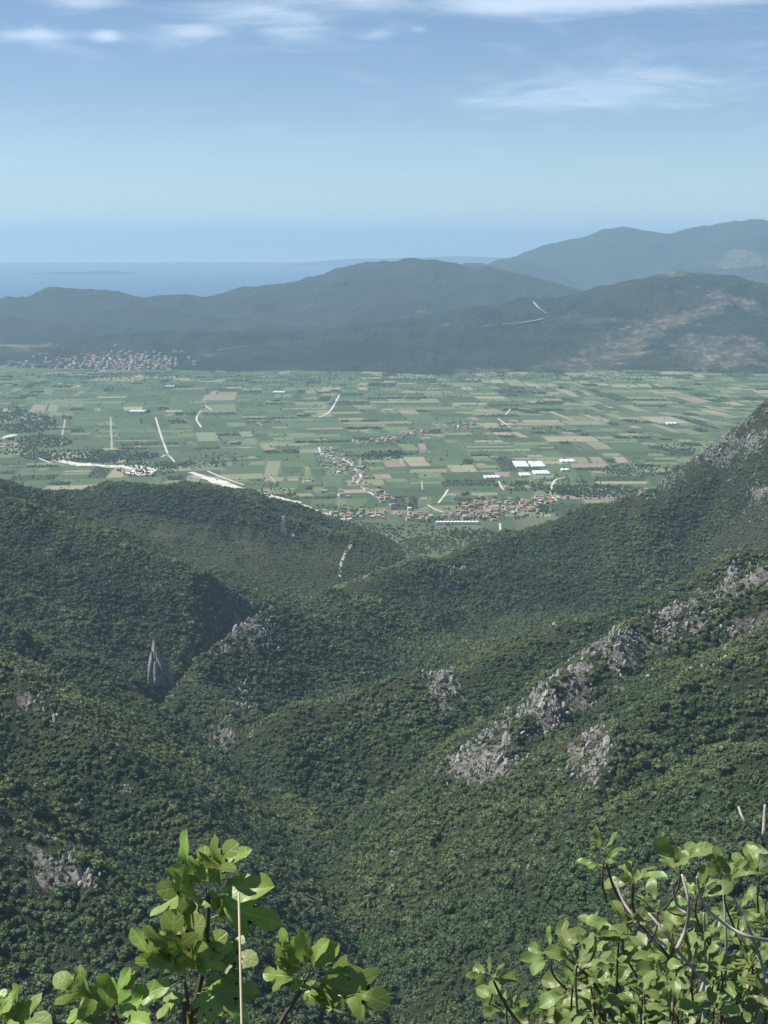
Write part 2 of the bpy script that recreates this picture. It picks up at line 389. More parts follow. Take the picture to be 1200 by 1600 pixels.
gz = np.gradient(ZZ, axis=0) / np.maximum(np.gradient(YY, axis=0), .1); gx = np.gradient(ZZ, axis=1) / np.maximum(np.gradient(XX, axis=1), .1)
steep = np.sqrt(gz ** 2 + gx ** 2)
rock = 1.08 * rock * np.clip(.78 + 1.15 * fbm(XX, YY, 30, 4, 73, .7), .15, 1.2)
rock = np.clip(rock + .85 * np.clip(steep - .90, 0, .8) * np.clip(1.2 * fbm(XX, YY, 45, 3, 79) + .6, 0, 1) + .10 * fbm(XX, YY, 60, 3, 77), 0, 1)
dry = np.clip(dry + .25 * fbm(XX, YY, 160, 4, 87), 0, .9)
# broken limestone: the bare patches stand proud in ledges
ZZ = ZZ + np.clip(rock - .35, 0, 1) * (7 * np.abs(fbm(XX, YY, 26, 3, 91)) + 3.5 * fbm(XX, YY, 9, 2, 95))
me = mesh_np('gorge_hillsides', np.stack([XX, YY, ZZ], -1).reshape(-1, 3), grid_faces(NR, NC), True)
add_attr(me, 'rock', rock); add_attr(me, 'dry', dry)
hills = obj('gorge_hillsides', me, M_hill, kind='structure')

def sample(arr, x, y):
    """bilinear lookup in the fan grid"""
    r = np.interp(y, ys, np.arange(len(ys))); c = np.interp(np.clip(x / (y + 75), ks[0], ks[-1]), ks, np.arange(len(ks)))
    r0 = np.clip(np.floor(r).astype(int), 0, NR - 2); c0 = np.clip(np.floor(c).astype(int), 0, NC - 2); fr = r - r0; fc = c - c0
    return (arr[r0, c0] * (1 - fr) * (1 - fc) + arr[r0 + 1, c0] * fr * (1 - fc) + arr[r0, c0 + 1] * (1 - fr) * fc + arr[r0 + 1, c0 + 1] * fr * fc)
def hz(x, y):
    return sample(ZZ, np.asarray(x, float), np.asarray(y, float))
def visible(x, y, z, steps=70):
    """is the point seen from the viewer's eye over the near hills"""
    ok = np.ones(len(x), bool)
    for t in np.linspace(.25, .985, steps):
        ok &= hz(x * t, y * t) < H + (z - H) * t + .5
    return ok

# ------------------------------------------------------------------ plain, sea, far hills
def sheet(name, x0, x1, y0, y1, z, m):
    me_ = mesh_np(name, [(x0, y0, z), (x1, y0, z), (x1, y1, z), (x0, y1, z)], [[0, 1, 2, 3]])
    return obj(name, me_, m, kind='structure')
plain = sheet('plain', -5200, 5200, 2350, 11500, 0.0, M_plain)
sea = sheet('sea', -32000, 32000, 11000, 46000, -9.0, M_sea)

ysf = yrows(6600, 26000, .0042, 1.0); ksf = np.linspace(-.40, .40, 480)
KF, YF = np.meshgrid(ksf, ysf); XF = KF * YF; ZF = far_height(XF, YF)
U, V = proj(XF, YF, ZF); YY_keep, YY = YY, YF
FROCK = [(1060, 500, 110, 12, 18, 7800, 9300, .9), (960, 545, 110, 34, 28, 7100, 8900, .78), (1130, 550, 110, 36, 0, 7100, 8800, .78), (1020, 520, 160, 40, 20, 7300, 9200, .5), (1100, 455, 120, 26, 0, 8300, 9600, .42), (880, 570, 70, 14, 10, 7100, 8000, .7), (1060, 425, 60, 10, 5, 9000, 9600, .7), (1150, 470, 60, 12, -15, 8400, 9500, .8),
         (1170, 405, 40, 13, -10, 14000, 21000, 1.0), (1140, 412, 36, 10, 0, 14000, 21000, .8), (960, 385, 16, 20, 0, 18000, 21000, .45), (940, 500, 45, 6, 5, 8000, 9000, .7), (890, 495, 30, 5, 5, 8000, 9000, .75), (760, 580, 60, 8, 0, 7100, 7700, .75), (680, 560, 70, 18, 0, 7200, 8000, .42),
         (660, 487, 14, 4, 0, 9000, 12500, .8), (690, 507, 22, 4, 0, 8300, 9000, .8), (70, 540, 30, 4, 0, 8000, 8600, .9), (20, 545, 40, 6, 0, 8000, 8600, .7), (325, 555, 20, 6, 0, 7200, 8500, .75), (220, 500, 40, 4, 0, 8000, 11000, .4), (430, 538, 30, 4, 0, 7400, 8600, .5), (350, 515, 30, 5, 0, 8000, 9000, .55), (200, 565, 80, 16, 0, 7000, 8400, .35)]
frock = np.zeros_like(XF)
for b in FROCK: frock = np.maximum(frock, blob(*b))
YY = YY_keep
me = mesh_np('coastal_hills', np.stack([XF, YF, ZF], -1).reshape(-1, 3), grid_faces(*XF.shape), True)
add_attr(me, 'rock', np.clip(frock + .08 * fbm(XF, YF, 900, 3, 171), 0, 1))
obj('coastal_hills', me, M_far, kind='structure')

# low islands out at sea
def island(pix, Y, lab):
    pts = [P(u, v, Y) for u, v in pix]
    xs = np.linspace(pts[0][0], pts[-1][0], 90); zs = np.interp(xs, [p[0] for p in pts], [p[2] for p in pts])
    ds = np.linspace(-1, 1, 17)
    A, D = np.meshgrid(xs, ds); Zr = np.interp(A.ravel(), xs, zs).reshape(A.shape)
    prof = 1 - np.abs(D) ** 1.4
    Zi = -20 + (Zr + 20) * prof + 14 * fbm(A, D * 2500, 700, 4, 5) * prof
    me_ = mesh_np('island', np.stack([A, Y + D * 1500, Zi], -1).reshape(-1, 3), grid_faces(*A.shape), True)
    add_attr(me_, 'rock', np.zeros(A.size))
    obj('island', me_, M_far, kind='structure')
island([(440, 416), (500, 408), (545, 404), (600, 403), (660, 402), (720, 400), (770, 402), (820, 403), (900, 408), (960, 416)], 40000, '')
island([(-300, 431), (-60, 428), (40, 427.5), (110, 425.5), (165, 423), (200, 426.5), (235, 429)], 30000, '')

# haze
def b_haze(m):
    nn = N(m.node_tree); out = nn.new('ShaderNodeOutputMaterial')
    v = nn.new('ShaderNodeVolumePrincipled'); v.inputs['Color'].default_value = (.52, .77, .96, 1); v.inputs['Density'].default_value = 4.3e-5; v.inputs['Anisotropy'].default_value = 0.15
    nn.put(out.inputs[1], v.outputs[0])
hm = bpy.data.materials.new('haze_air'); hm.use_nodes = True; b_haze(hm)
bm = bmesh.new(); bmesh.ops.create_cube(bm, size=1)
for v in bm.verts: v.co = Vector((v.co.x * 160000, 53500 + v.co.y * 111000, (1150 - 42) / 2 + v.co.z * (1150 + 42)))
hme = bpy.data.meshes.new('haze'); bm.to_mesh(hme); bm.free()
obj('haze', hme, hm, kind='stuff')
scene.cycles.volume_bounces = 1
scene.cycles.max_bounces = 6; scene.cycles.diffuse_bounces = 2; scene.cycles.transparent_max_bounces = 6

# ------------------------------------------------------------------ fields of the plain
def in_view(x, y, m=1.35):
    return abs(x) < .26 * m * y + 40
fields = []
def split(x0, x1, y0, y1, d=0):
    w, h = x1 - x0, y1 - y0
    tw, th = random.choice(((random.uniform(60, 160), random.uniform(60, 190)), (random.uniform(130, 280), random.uniform(35, 75)), (random.uniform(30, 60), random.uniform(120, 260))))
    if w > tw * 1.6 and (w / tw > h / th or h <= th * 1.5):
        c = x0 + w * random.uniform(.38, .62); split(x0, c, y0, y1, d + 1); split(c, x1, y0, y1, d + 1)
    elif h > th * 1.5:
        c = y0 + h * random.uniform(.38, .62); split(x0, x1, y0, c, d + 1); split(x0, x1, c, y1, d + 1)
    else: fields.append((x0, x1, y0, y1))
split(-3000, 3000, 3350, 7700)
ROT = .07
def rotp(x, y, a=ROT):
    y0 = 5500
    x, y = x + 70 * math.sin(y / 620 + .7) + 35 * math.sin(x / 410 + y / 900), y + 60 * math.sin(x / 560 + 1.3) + 40 * math.sin(x / 1500 - y / 700)
    return x * math.cos(a) - (y - y0) * math.sin(a), y0 + x * math.sin(a) + (y - y0) * math.cos(a)
fl = []
for (x0, x1, y0, y1) in fields:
    cx, cy = rotp((x0 + x1) / 2, (y0 + y1) / 2)
    if not in_view(cx, cy) or hz(np.array([cx]), np.array([min(cy, 3640.)]))[0] > -2 and cy < 3640: continue
    if cy > 7500: continue
    g = random.uniform(2, 6)
    sh = random.uniform(-14, 14)
    q = [rotp(x0 + g + sh * .4, y0 + g), rotp(x1 - g + sh * .4, y0 + g), rotp(x1 - g - sh * .4, y1 - g), rotp(x0 + g - sh * .4, y1 - g)]
    # regional mix: dark crops on the left, a patchwork of pale ones in the middle and right
    wts = list(FIELD_W)
    if cx < -350: wts[0] *= 1.8; wts[2] *= 1.8; wts[6] *= .45; wts[5] *= .6; wts[7] *= .5
    if abs(cx - 900) < 900 and cy > 4300: wts[6] *= 1.3; wts[3] *= 1.3
    k = random.choices(range(8), wts)[0]
    area_px = (x1 - x0) * (y1 - y0) / cy ** 3
    inframe = abs(cx) < .255 * cy
    fl.append((area_px * (1 if inframe else .1), q, k))
fl.sort(key=lambda f: -f[0])
for a, q, k in fl[:300]:
    cx = sum(p[0] for p in q) / 4; cy = sum(p[1] for p in q) / 4
    fm = mesh_np('field', [(p[0] - cx, p[1] - cy, 0) for p in q], [[0, 1, 2, 3]])
    o = obj('field', fm, FIELD_MATS[k], plain); o.location = (cx, cy, .3)
vv, ff, mi = [], [], []
for a, q, k in fl[300:]:
    b = len(vv); vv += [(p[0], p[1], .3) for p in q]; ff.append([b, b + 1, b + 2, b + 3]); mi.append(k)
fm = mesh_np('small_fields', vv, ff); obj('small_fields', fm, FIELD_MATS, plain, kind='stuff')
fm.polygons.foreach_set('material_index', np.array(mi, np.int32))

# ------------------------------------------------------------------ roads, tracks, river gravel
def smooth_line(pts, k=6):
    pts = [np.array(p, float) for p in pts]; out = []
    for i in range(len(pts) - 1):
        p0 = pts[max(i - 1, 0)]; p1 = pts[i]; p2 = pts[i + 1]; p3 = pts[min(i + 2, len(pts) - 1)]
        for j in range(k):
            t = j / k
            out.append(.5 * ((2 * p1) + (-p0 + p2) * t + (2 * p0 - 5 * p1 + 4 * p2 - p3) * t * t + (-p0 + 3 * p1 - 3 * p2 + p3) * t ** 3))
    out.append(pts[-1]); return out
def ground_z(x, y):
    return max(0.0, float(hz(np.array([x]), np.array([y]))[0])) if y < 3640 else 0.0
def ribbon(name, pix, width, m, lift=.6, jit=0.0, to3d=None, lines=True):
    base = [G(u, v) if to3d is None else to3d(u, v) for u, v in pix]
    c = smooth_line(base) if lines else [np.array(b) for b in base]
    vs_, fs_ = [], []
    for i, p in enumerate(c):
        t = c[min(i + 1, len(c) - 1)] - c[max(i - 1, 0)]; t = t / (np.hypot(t[0], t[1]) + 1e-6); nx, ny = -t[1], t[0]
        w = (width[min(i // 6, len(width) - 1)] if isinstance(width, (list, tuple)) else width) * (1 + random.uniform(-jit, jit)) / 2
        for s_ in (-1, 1):
            x, y = p[0] + s_ * nx * w, p[1] + s_ * ny * w
            z = (ground_z(x, y) if to3d is None else p[2]) + lift
            vs_.append((x, y, z))
        if i: b = 2 * i; fs_.append([b - 2, b - 1, b + 1, b])
    return obj(name, mesh_np(name, vs_, fs_), m, kind='structure')
ROADS = [([(498, 699), (506, 712), (540, 720), (553, 731), (564, 744), (558, 752), (572, 766), (594, 779)], 9, M_road), ([(243, 652), (252, 682), (262, 709)], 8, M_road), ([(252, 714), (262, 711), (273, 722)], 7, M_road),
         ([(95, 698), (97, 682), (102, 655)], 8, M_track), ([(175, 703), (174, 680), (173, 652)], 8, M_track), ([(102, 655), (140, 653), (173, 651)], 7, M_track), ([(313, 642), (307, 655), (315, 668)], 9, M_road), ([(320, 634), (331, 641)], 8, M_road),
         ([(530, 617), (522, 633), (513, 645), (499, 652)], 10, M_road), ([(700, 765), (693, 776), (685, 786)], 7, M_road), ([(668, 789), (678, 795), (694, 801)], 7, M_road), ([(797, 639), (790, 648)], 8, M_road), ([(778, 654), (786, 660), (796, 667)], 8, M_road),
         ([(885, 746), (868, 750), (862, 762), (863, 776), (870, 783)], 8, M_road), ([(531, 906), (534, 893), (549, 878), (566, 869), (582, 862)], 6, M_road), ([(457, 884), (468, 876), (477, 869)], 5, M_road), ([(782, 830), (781, 818)], 6, M_road), ([(779, 752), (784, 762), (787, 766)], 6, M_road),
         ([(1010, 660), (1100, 655)], 7, M_track), ([(60, 716), (80, 724)], 8, M_road), ([(390, 657), (460, 661)], 8, M_track), ([(410, 700), (432, 690)], 6, M_track), ([(420, 740), (430, 755)], 6, M_track), ([(660, 765), (659, 752)], 6, M_track), ([(627, 725), (627, 718)], 6, M_track), ([(312, 643), (420, 640)], 5, M_track), ([(345, 700), (400, 699)], 10, M_track), ([(345, 717), (402, 716)], 9, M_track), ([(180, 689), (245, 688)], 14, M_track)]
for pix, w, m in ROADS: ribbon('road' if m is M_road else 'farm_track', pix, w * .8, m, .6, .15)
ribbon('river_bed', [(88, 719), (120, 725), (150, 727), (175, 729), (200, 729), (222, 733)], [26, 60, 34, 44, 70, 110, 120], M_gravel, .5, .3)
ribbon('river_bed', [(205, 741), (222, 738), (227, 731)], 80, M_gravel, .45, .25)
ribbon('river_bed', [(0, 686), (12, 682), (24, 679)], [20, 26, 14], M_gravel, .5, .2)
ribbon('river_bed', [(298, 738), (325, 747), (352, 757), (385, 768), (415, 775), (440, 781), (466, 787), (490, 796), (512, 803)], [20, 40, 34, 38, 36, 30, 14, 10], M_gravel, .5, .3)
ribbon('road', [(324, 736), (345, 745), (381, 758)], 7, M_road, .6)
ribbon('sand_bank', [(302, 743), (335, 750), (362, 758)], 30, mat('sand_bank', lambda nn: princ(nn, nn.mix(nn.noise(nn.pos(), .04, 5), (.26, .22, .13), (.42, .37, .26)), .9)), .35, .2)

def castfar(u, v):
    d = ray(u, v); Y = np.arange(6700, 16000, 12.0); t = Y / d[1]
    x = d[0] * t; z = H + d[2] * t; h = far_height(x, Y)
    i = int(np.argmax(h > z)) if (h > z).any() else len(Y) - 1
    return np.array([x[i], Y[i], max(h[i], z[i])])
ribbon('road', [(833, 473), (842, 483), (854, 492)], 12, M_track, 5, 0, castfar)
ribbon('road', [(757, 511), (790, 507), (820, 505), (850, 499)], 16, M_track, 5, 0, castfar)
ribbon('road', [(10, 566), (50, 571), (90, 572)], 10, M_track, 5, 0, castfar)
ribbon('road', [(340, 549), (380, 543), (430, 537)], 10, M_track, 5, 0, castfar)

# ------------------------------------------------------------------ trees
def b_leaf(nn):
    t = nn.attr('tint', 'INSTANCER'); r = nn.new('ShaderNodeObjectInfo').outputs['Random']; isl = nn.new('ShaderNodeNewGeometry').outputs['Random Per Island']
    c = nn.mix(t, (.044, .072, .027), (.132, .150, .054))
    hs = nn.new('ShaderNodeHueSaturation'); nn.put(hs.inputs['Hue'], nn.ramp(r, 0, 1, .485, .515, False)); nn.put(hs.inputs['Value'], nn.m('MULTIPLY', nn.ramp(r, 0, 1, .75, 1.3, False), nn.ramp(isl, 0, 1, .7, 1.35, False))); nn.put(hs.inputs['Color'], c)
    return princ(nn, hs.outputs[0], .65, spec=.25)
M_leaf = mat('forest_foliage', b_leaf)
M_bark = mat('grey_bark', lambda nn: princ(nn, nn.mix(nn.noise(nn.pos(), 6, 4), (.06, .045, .032), (.15, .12, .09)), .9))

def crown_mesh(seed, lobes, leaves, leaf, shape='round'):
    rs = random.Random(seed); vs_, fs_ = [], []
    ico = bmesh.new(); bmesh.ops.create_icosphere(ico, subdivisions=1, radius=1); ico.verts.ensure_lookup_table()
    iv = [v.co.copy() for v in ico.verts]; jf = [[v.index for v in f.verts] for f in ico.faces]; ico.free()
    L = []
    for i in range(lobes):
        a = rs.uniform(0, 6.28); rr = .62 * math.sqrt(rs.random())
        if shape == 'round': c = Vector((rr * math.cos(a), rr * math.sin(a), rs.uniform(.35, 1.05) - .3 * rr)); r = rs.uniform(.30, .50)
        elif shape == 'spire': zz = (i + .5) / lobes; c = Vector((.12 * math.cos(a), .12 * math.sin(a), .2 + 2.4 * zz)); r = .42 * (1 - .7 * zz)
        else: c = Vector((rr * 1.2 * math.cos(a), rr * 1.2 * math.sin(a), rs.uniform(.15, .5))); r = rs.uniform(.25, .45)
        L.append((c, r))
        b = len(vs_)
        for p in iv: vs_.append(c + p * r * rs.uniform(.62, .95))
        fs_ += [[b + k for k in f] + [b + f[-1]] for f in jf]
    for i in range(leaves):
        c, r = rs.choice(L); d = Vector((rs.gauss(0, 1), rs.gauss(0, 1), rs.gauss(.35, 1))).normalized()
        p = c + d * r * rs.uniform(.85, 1.15); nrm = (d + Vector((rs.gauss(0, .5), rs.gauss(0, .5), rs.gauss(.2, .5)))).normalized()
        t = nrm.orthogonal().normalized(); t.rotate(Matrix.Rotation(rs.uniform(0, 6.28), 3, nrm)); bb = nrm.cross(t); s_ = leaf * rs.uniform(.6, 1.3)
        b = len(vs_); vs_ += [p - t * s_, p - bb * s_ * .7, p + t * s_, p + bb * s_ * .7]; fs_.append([b, b + 1, b + 2, b + 3])
    me_ = bpy.data.meshes.new('crown'); me_.from_pydata([tuple(v) for v in vs_], [], [f[:3] if f[2] == f[3] else f for f in fs_]); me_.update()
    me_.materials.append(M_leaf); return me_
CROWNS = [crown_mesh(100 + i, (9, 5, 13, 7, 16)[i], (260, 220, 320, 280, 340)[i], (.13, .16, .11, .14, .10)[i]) for i in range(5)]
SHRUBS = [crown_mesh(200 + i, 6, 130, .16, 'low') for i in range(3)]
SPIRES = [crown_mesh(300, 9, 240, .12, 'spire')]
TREE_COL = bpy.data.collections.new('tree_models')
for i, m_ in enumerate(CROWNS + SHRUBS + SPIRES):
    TREE_COL.objects.link(bpy.data.objects.new('model_%02d' % i, m_))

def scatter(name, pts, rotz, scl, var, tint, coll, m, tilt=None, **props):
    pts = np.asarray(pts, np.float32); me_ = bpy.data.meshes.new(name); me_.vertices.add(len(pts)); me_.vertices.foreach_set('co', pts.ravel())
    a = me_.attributes.new('rot', 'FLOAT_VECTOR', 'POINT'); rr = np.zeros((len(pts), 3), np.float32); rr[:, 2] = rotz
    if tilt is not None: rr[:, :2] = tilt
    a.data.foreach_set('vector', rr.ravel())
    a = me_.attributes.new('scl', 'FLOAT_VECTOR', 'POINT'); a.data.foreach_set('vector', np.asarray(scl, np.float32).ravel())
    a = me_.attributes.new('var', 'INT', 'POINT'); a.data.foreach_set('value', np.asarray(var, np.int32))
    a = me_.attributes.new('tint', 'FLOAT', 'POINT'); a.data.foreach_set('value', np.asarray(tint, np.float32))
    o = obj(name, me_, m, **props)
    ng = bpy.data.node_groups.new(name, 'GeometryNodeTree')
    ng.interface.new_socket('Geometry', in_out='INPUT', socket_type='NodeSocketGeometry'); ng.interface.new_socket('Geometry', in_out='OUTPUT', socket_type='NodeSocketGeometry')
    gi = ng.nodes.new('NodeGroupInput'); go = ng.nodes.new('NodeGroupOutput'); ip = ng.nodes.new('GeometryNodeInstanceOnPoints'); ci = ng.nodes.new('GeometryNodeCollectionInfo')
    ci.inputs['Collection'].default_value = coll; ci.inputs['Separate Children'].default_value = True; ci.inputs['Reset Children'].default_value = True
    def na(nm, dt):
        q = ng.nodes.new('GeometryNodeInputNamedAttribute'); q.data_type = dt; q.inputs['Name'].default_value = nm; return q.outputs['Attribute']
    ln = ng.links.new
    ln(gi.outputs[0], ip.inputs['Points']); ln(ci.outputs[0], ip.inputs['Instance']); ip.inputs['Pick Instance'].default_value = True
    ln(na('var', 'INT'), ip.inputs['Instance Index']); ln(na('scl', 'FLOAT_VECTOR'), ip.inputs['Scale'])
    er = ng.nodes.new('FunctionNodeEulerToRotation'); ln(na('rot', 'FLOAT_VECTOR'), er.inputs[0]); ln(er.outputs[0], ip.inputs['Rotation'])
    ln(ip.outputs[0], go.inputs[0])
    md = o.modifiers.new('scatter', 'NODES'); md.node_group = ng
    return o

rng = np.random.default_rng(5)
def jgrid(y0, y1, sp, kmax, jit=.9):
    out = []
    yv = np.arange(y0, y1, sp)
    for yy_ in yv:
        hw = kmax * yy_ + 40; out.append(np.stack([np.arange(-hw, hw, sp), np.full(len(np.arange(-hw, hw, sp)), yy_)], -1))
    a = np.concatenate(out); return a + rng.uniform(-.5, .5, a.shape) * sp * jit
# --- forest on the slopes
def box(a, k):
    c = np.cumsum(np.cumsum(np.pad(a, ((k + 1, k), (k + 1, k)), mode='edge'), 0), 1); w = 2 * k + 1
    return (c[w:, w:] - c[:-w, w:] - c[w:, :-w] + c[:-w, :-w]) / (w * w)
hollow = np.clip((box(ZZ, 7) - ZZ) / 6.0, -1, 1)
pt = jgrid(520, 3330, 5.0, .385)
x, y = pt[:, 0], pt[:, 1]; z = hz(x, y); rk = sample(rock, x, y); dr = sample(dry, x, y)
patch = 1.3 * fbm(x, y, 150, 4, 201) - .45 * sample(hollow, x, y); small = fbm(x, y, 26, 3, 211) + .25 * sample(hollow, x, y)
grv = (y > 2330) & (y < 2980) & (dr > .35)
keep = (z > -.5) & ~(grv & (rng.random(len(x)) < .55)) & (rng.random(len(x)) > np.clip(rk * 1.7 - .35, 0, .92)) & (rng.random(len(x)) > np.clip(dr * .62 - .12, 0, .6))
x, y, z, rk, dr, patch, small = [q[keep] for q in (x, y, z, rk, dr, patch, small)]
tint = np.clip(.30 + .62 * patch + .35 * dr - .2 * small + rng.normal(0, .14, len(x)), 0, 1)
rad = np.clip(4.0 + 2.6 * small - .5 * patch + rng.normal(0, .95, len(x)) - 1.8 * dr - 1.2 * rk, 1.4, 6.4) * np.exp(rng.normal(0, .17, len(x)))
groveF = (y > 2330) & (y < 2980) & (dr > .35)
tint = np.where(groveF, np.clip(tint + .45, .6, 1), tint); rad = np.where(groveF, np.clip(rad * .9, 1.6, 3.4), rad)
var = rng.integers(0, 5, len(x)); rotz = rng.uniform(0, 6.28, len(x))
sc = np.stack([rad * rng.uniform(.88, 1.12, len(x)), rad * rng.uniform(.88, 1.12, len(x)), rad * rng.uniform(.72, 1.12, len(x))], -1)
uu, vv_ = proj(x, y, z + rad)
inf = (uu > 5) & (uu < 1195) & (vv_ < 1590)
idx = np.where(inf)[0]; idx = idx[np.argsort(y[idx] / rad[idx])][:900]
vis = visible(x[idx], y[idx], z[idx] + rad[idx] * 1.2); idx = idx[vis][:300]
solo = np.zeros(len(x), bool); solo[idx] = True
def tube(pts, radii, seg=6):
    pts = [Vector(p) for p in pts]; vs_, fs_ = [], []
    for i, p in enumerate(pts):
        t = (pts[min(i + 1, len(pts) - 1)] - pts[max(i - 1, 0)]).normalized(); a = t.orthogonal().normalized() if i == 0 else (a - t * a.dot(t)).normalized(); b = t.cross(a)
        for k in range(seg):
            q = 2 * math.pi * k / seg; vs_.append(tuple(p + (a * math.cos(q) + b * math.sin(q)) * radii[i]))
        if i:
            o_ = (i - 1) * seg
            fs_ += [[o_ + k, o_ + (k + 1) % seg, o_ + seg + (k + 1) % seg, o_ + seg + k] for k in range(seg)]
    n0 = len(vs_); vs_.append(tuple(pts[-1])); vs_.append(tuple(pts[0])); e = (len(pts) - 1) * seg
    fs_ += [[e + k, e + (k + 1) % seg, n0] for k in range(seg)] + [[(k + 1) % seg, k, n0 + 1] for k in range(seg)]
    me_ = bpy.data.meshes.new('tube'); me_.from_pydata(vs_, [], fs_); me_.polygons.foreach_set('use_smooth', np.ones(len(fs_), bool)); me_.update(); return me_
TRUNK = tube([(0, 0, -.35), (.02, 0, .1), (-.02, .03, .5), (0, 0, .9)], [.10, .07, .055, .02]); TRUNK.materials.append(M_bark)
for i in idx:
    hue = 'dark green' if tint[i] < .28 else ('mid green' if tint[i] < .5 else 'light olive green')
    shp = ('large ' if rad[i] > 5.2 else '') + ('tall' if sc[i][2] > 1.08 * rad[i] else 'broad rounded')
    if x[i] < -150: where, grp = 'on the slope below the pale rock patch', 'trees on the near left slope'
    elif x[i] < 60: where, grp = 'in the wooded valley behind the fig leaves', 'trees in the valley bottom'
    else: where, grp = 'on the slope behind the twiggy fig bush', 'trees on the near right slope'
    t = empty('broadleaf_tree', (x[i], y[i], z[i]), rotz[i], label='%s %s broadleaf tree %s' % (shp, hue, where), category='tree', group=shp + ' ' + hue + ' ' + grp)
    t.scale = sc[i]
    o = bpy.data.objects.new('trunk', TRUNK); link(o, t)
    o = bpy.data.objects.new('crown', CROWNS[var[i]]); link(o, t); o['tint'] = float(tint[i])
k_ = ~solo
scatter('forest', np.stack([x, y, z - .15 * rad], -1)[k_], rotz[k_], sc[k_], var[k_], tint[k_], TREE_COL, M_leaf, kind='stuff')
# --- scrub among the rocks and on the dry grass
pt = jgrid(600, 3200, 4.6, .32); x, y = pt[:, 0], pt[:, 1]; z = hz(x, y); rk = sample(rock, x, y); dr = sample(dry, x, y)
keep = (z > 0) & (rng.random(len(x)) < np.clip((rk - .2) * 1.2 + (dr - .05) * 2.0, 0, .9) * np.clip(.85 - 1.3 * fbm(x, y, 22, 3, 301), .1, 1)); x, y, z, rk = x[keep], y[keep], z[keep], rk[keep]
rad = rng.uniform(.8, 2.3, len(x)) * np.where(rng.random(len(x)) < .2, 1.8, 1); sc = np.stack([rad, rad, rad * rng.uniform(.8, 1.3, len(x))], -1)
scatter('scrub', np.stack([x, y, z - .1], -1), rng.uniform(0, 6.28, len(x)), sc, rng.integers(5, 8, len(x)), np.clip(rng.normal(.55, .2, len(x)), 0, 1), TREE_COL, M_leaf, kind='stuff')
# --- trees of the plain: riverside woods, hedges, olive groves, gardens
WOODS = [(486, 924, 26, 9, 420, 2.8), (690, 852, 70, 14, 520, 3.4), (620, 862, 50, 12, 300, 3.3), (480, 915, 44, 12, 200, 3), (540, 905, 40, 12, 200, 3), (760, 835, 60, 8, 200, 3.2), (35, 662, 55, 16, 420, 4.6), (70, 690, 45, 10, 240, 4.2), (140, 713, 110, 9, 520, 4.2), (15, 702, 45, 9, 160, 4), (230, 735, 50, 10, 160, 3.8), (190, 722, 70, 5, 90, 3.5), (20, 642, 24, 5, 60, 4.4), (300, 726, 60, 6, 120, 3.4),
         (600, 712, 34, 7, 110, 4.2), (790, 795, 80, 18, 240, 3.2), (930, 768, 80, 10, 420, 4.2), (880, 760, 40, 14, 120, 3.6), (560, 832, 70, 16, 420, 3.4), (650, 836, 110, 16, 700, 3.4), (700, 812, 60, 8, 120, 3.2), (530, 800, 60, 10, 110, 3.2), (480, 850, 70, 30, 520, 3.5), (400, 880, 110, 34, 900, 3.0), (560, 860, 60, 18, 320, 3.4), (500, 890, 60, 16, 320, 3.3), (300, 850, 90, 26, 420, 2.8),
         (540, 725, 50, 18, 160, 2.8), (610, 690, 50, 6, 90, 2.8), (720, 662, 40, 4, 50, 3), (860, 670, 30, 3, 40, 3.2), (1000, 735, 60, 10, 200, 3.6), (1080, 700, 60, 6, 100, 3.4), (820, 760, 50, 8, 140, 3.4), (640, 615, 300, 20, 240, 3), (300, 600, 260, 10, 260, 3.4), (700, 590, 420, 5, 460, 4), (160, 588, 140, 5, 260, 4.2), (430, 770, 40, 6, 60, 3), (350, 715, 30, 8, 60, 3)]
px, py, pr, pt_ = [], [], [], []
for (u, v, ru, rv, n_, r_) in WOODS:
    for j in range(n_):
        a = random.uniform(0, 6.28); q = math.sqrt(random.random()); g = G(u + ru * q * math.cos(a), v + rv * q * math.sin(a))
        grove = v > 820 and u < 720
        if grove and random.random() < .4: continue
        px.append(g[0]); py.append(g[1]); pr.append(r_ * random.uniform(.6, 1.2) * (.85 if grove else 1)); pt_.append(random.gauss(.62 if grove else .32, .15))
for a, q, k in fl:                                     # hedges and rows along field edges
    for e in range(4):
        if random.random() < (.20 if k != 4 else .4):
            p0, p1 = q[e], q[(e + 1) % 4]; L = math.hypot(p1[0] - p0[0], p1[1] - p0[1]); f0 = random.uniform(0, .5); f1 = random.uniform(f0 + .2, 1.05); dns = random.uniform(7, 24)
            for j in range(int(L * (f1 - f0) / dns)):
                t = f0 + (f1 - f0) * random.random(); px.append(p0[0] + (p1[0] - p0[0]) * t + random.gauss(0, 1.5)); py.append(p0[1] + (p1[1] - p0[1]) * t + random.gauss(0, 1.5)); pr.append(random.uniform(1.3, 2.8)); pt_.append(random.gauss(.4, .15))
    if k == 4:
        for j in range(40):
            s_, t = random.random(), random.random(); px.append(q[0][0] + (q[1][0] - q[0][0]) * s_ + (q[3][0] - q[0][0]) * t); py.append(q[0][1] + (q[1][1] - q[0][1]) * s_ + (q[3][1] - q[0][1]) * t); pr.append(random.uniform(1.8, 3)); pt_.append(random.gauss(.35, .12))
for j in range(450):
    g = G(random.uniform(-150, 1350), random.uniform(592, 800)); px.append(g[0]); py.append(g[1]); pr.append(random.uniform(1.6, 3.6)); pt_.append(random.gauss(.3, .15))
px, py, pr, pt_ = map(np.array, (px, py, pr, pt_)); gz_ = np.where(py < 3640, hz(px, np.minimum(py, 3640)), -9); ok = gz_ < 1.0
px, py, pr, pt_ = px[ok], py[ok], pr[ok], np.clip(pt_[ok], 0, 1)
spire = rng.random(len(px)) < .06; pv = np.where(spire, 8, rng.integers(0, 5, len(px)))
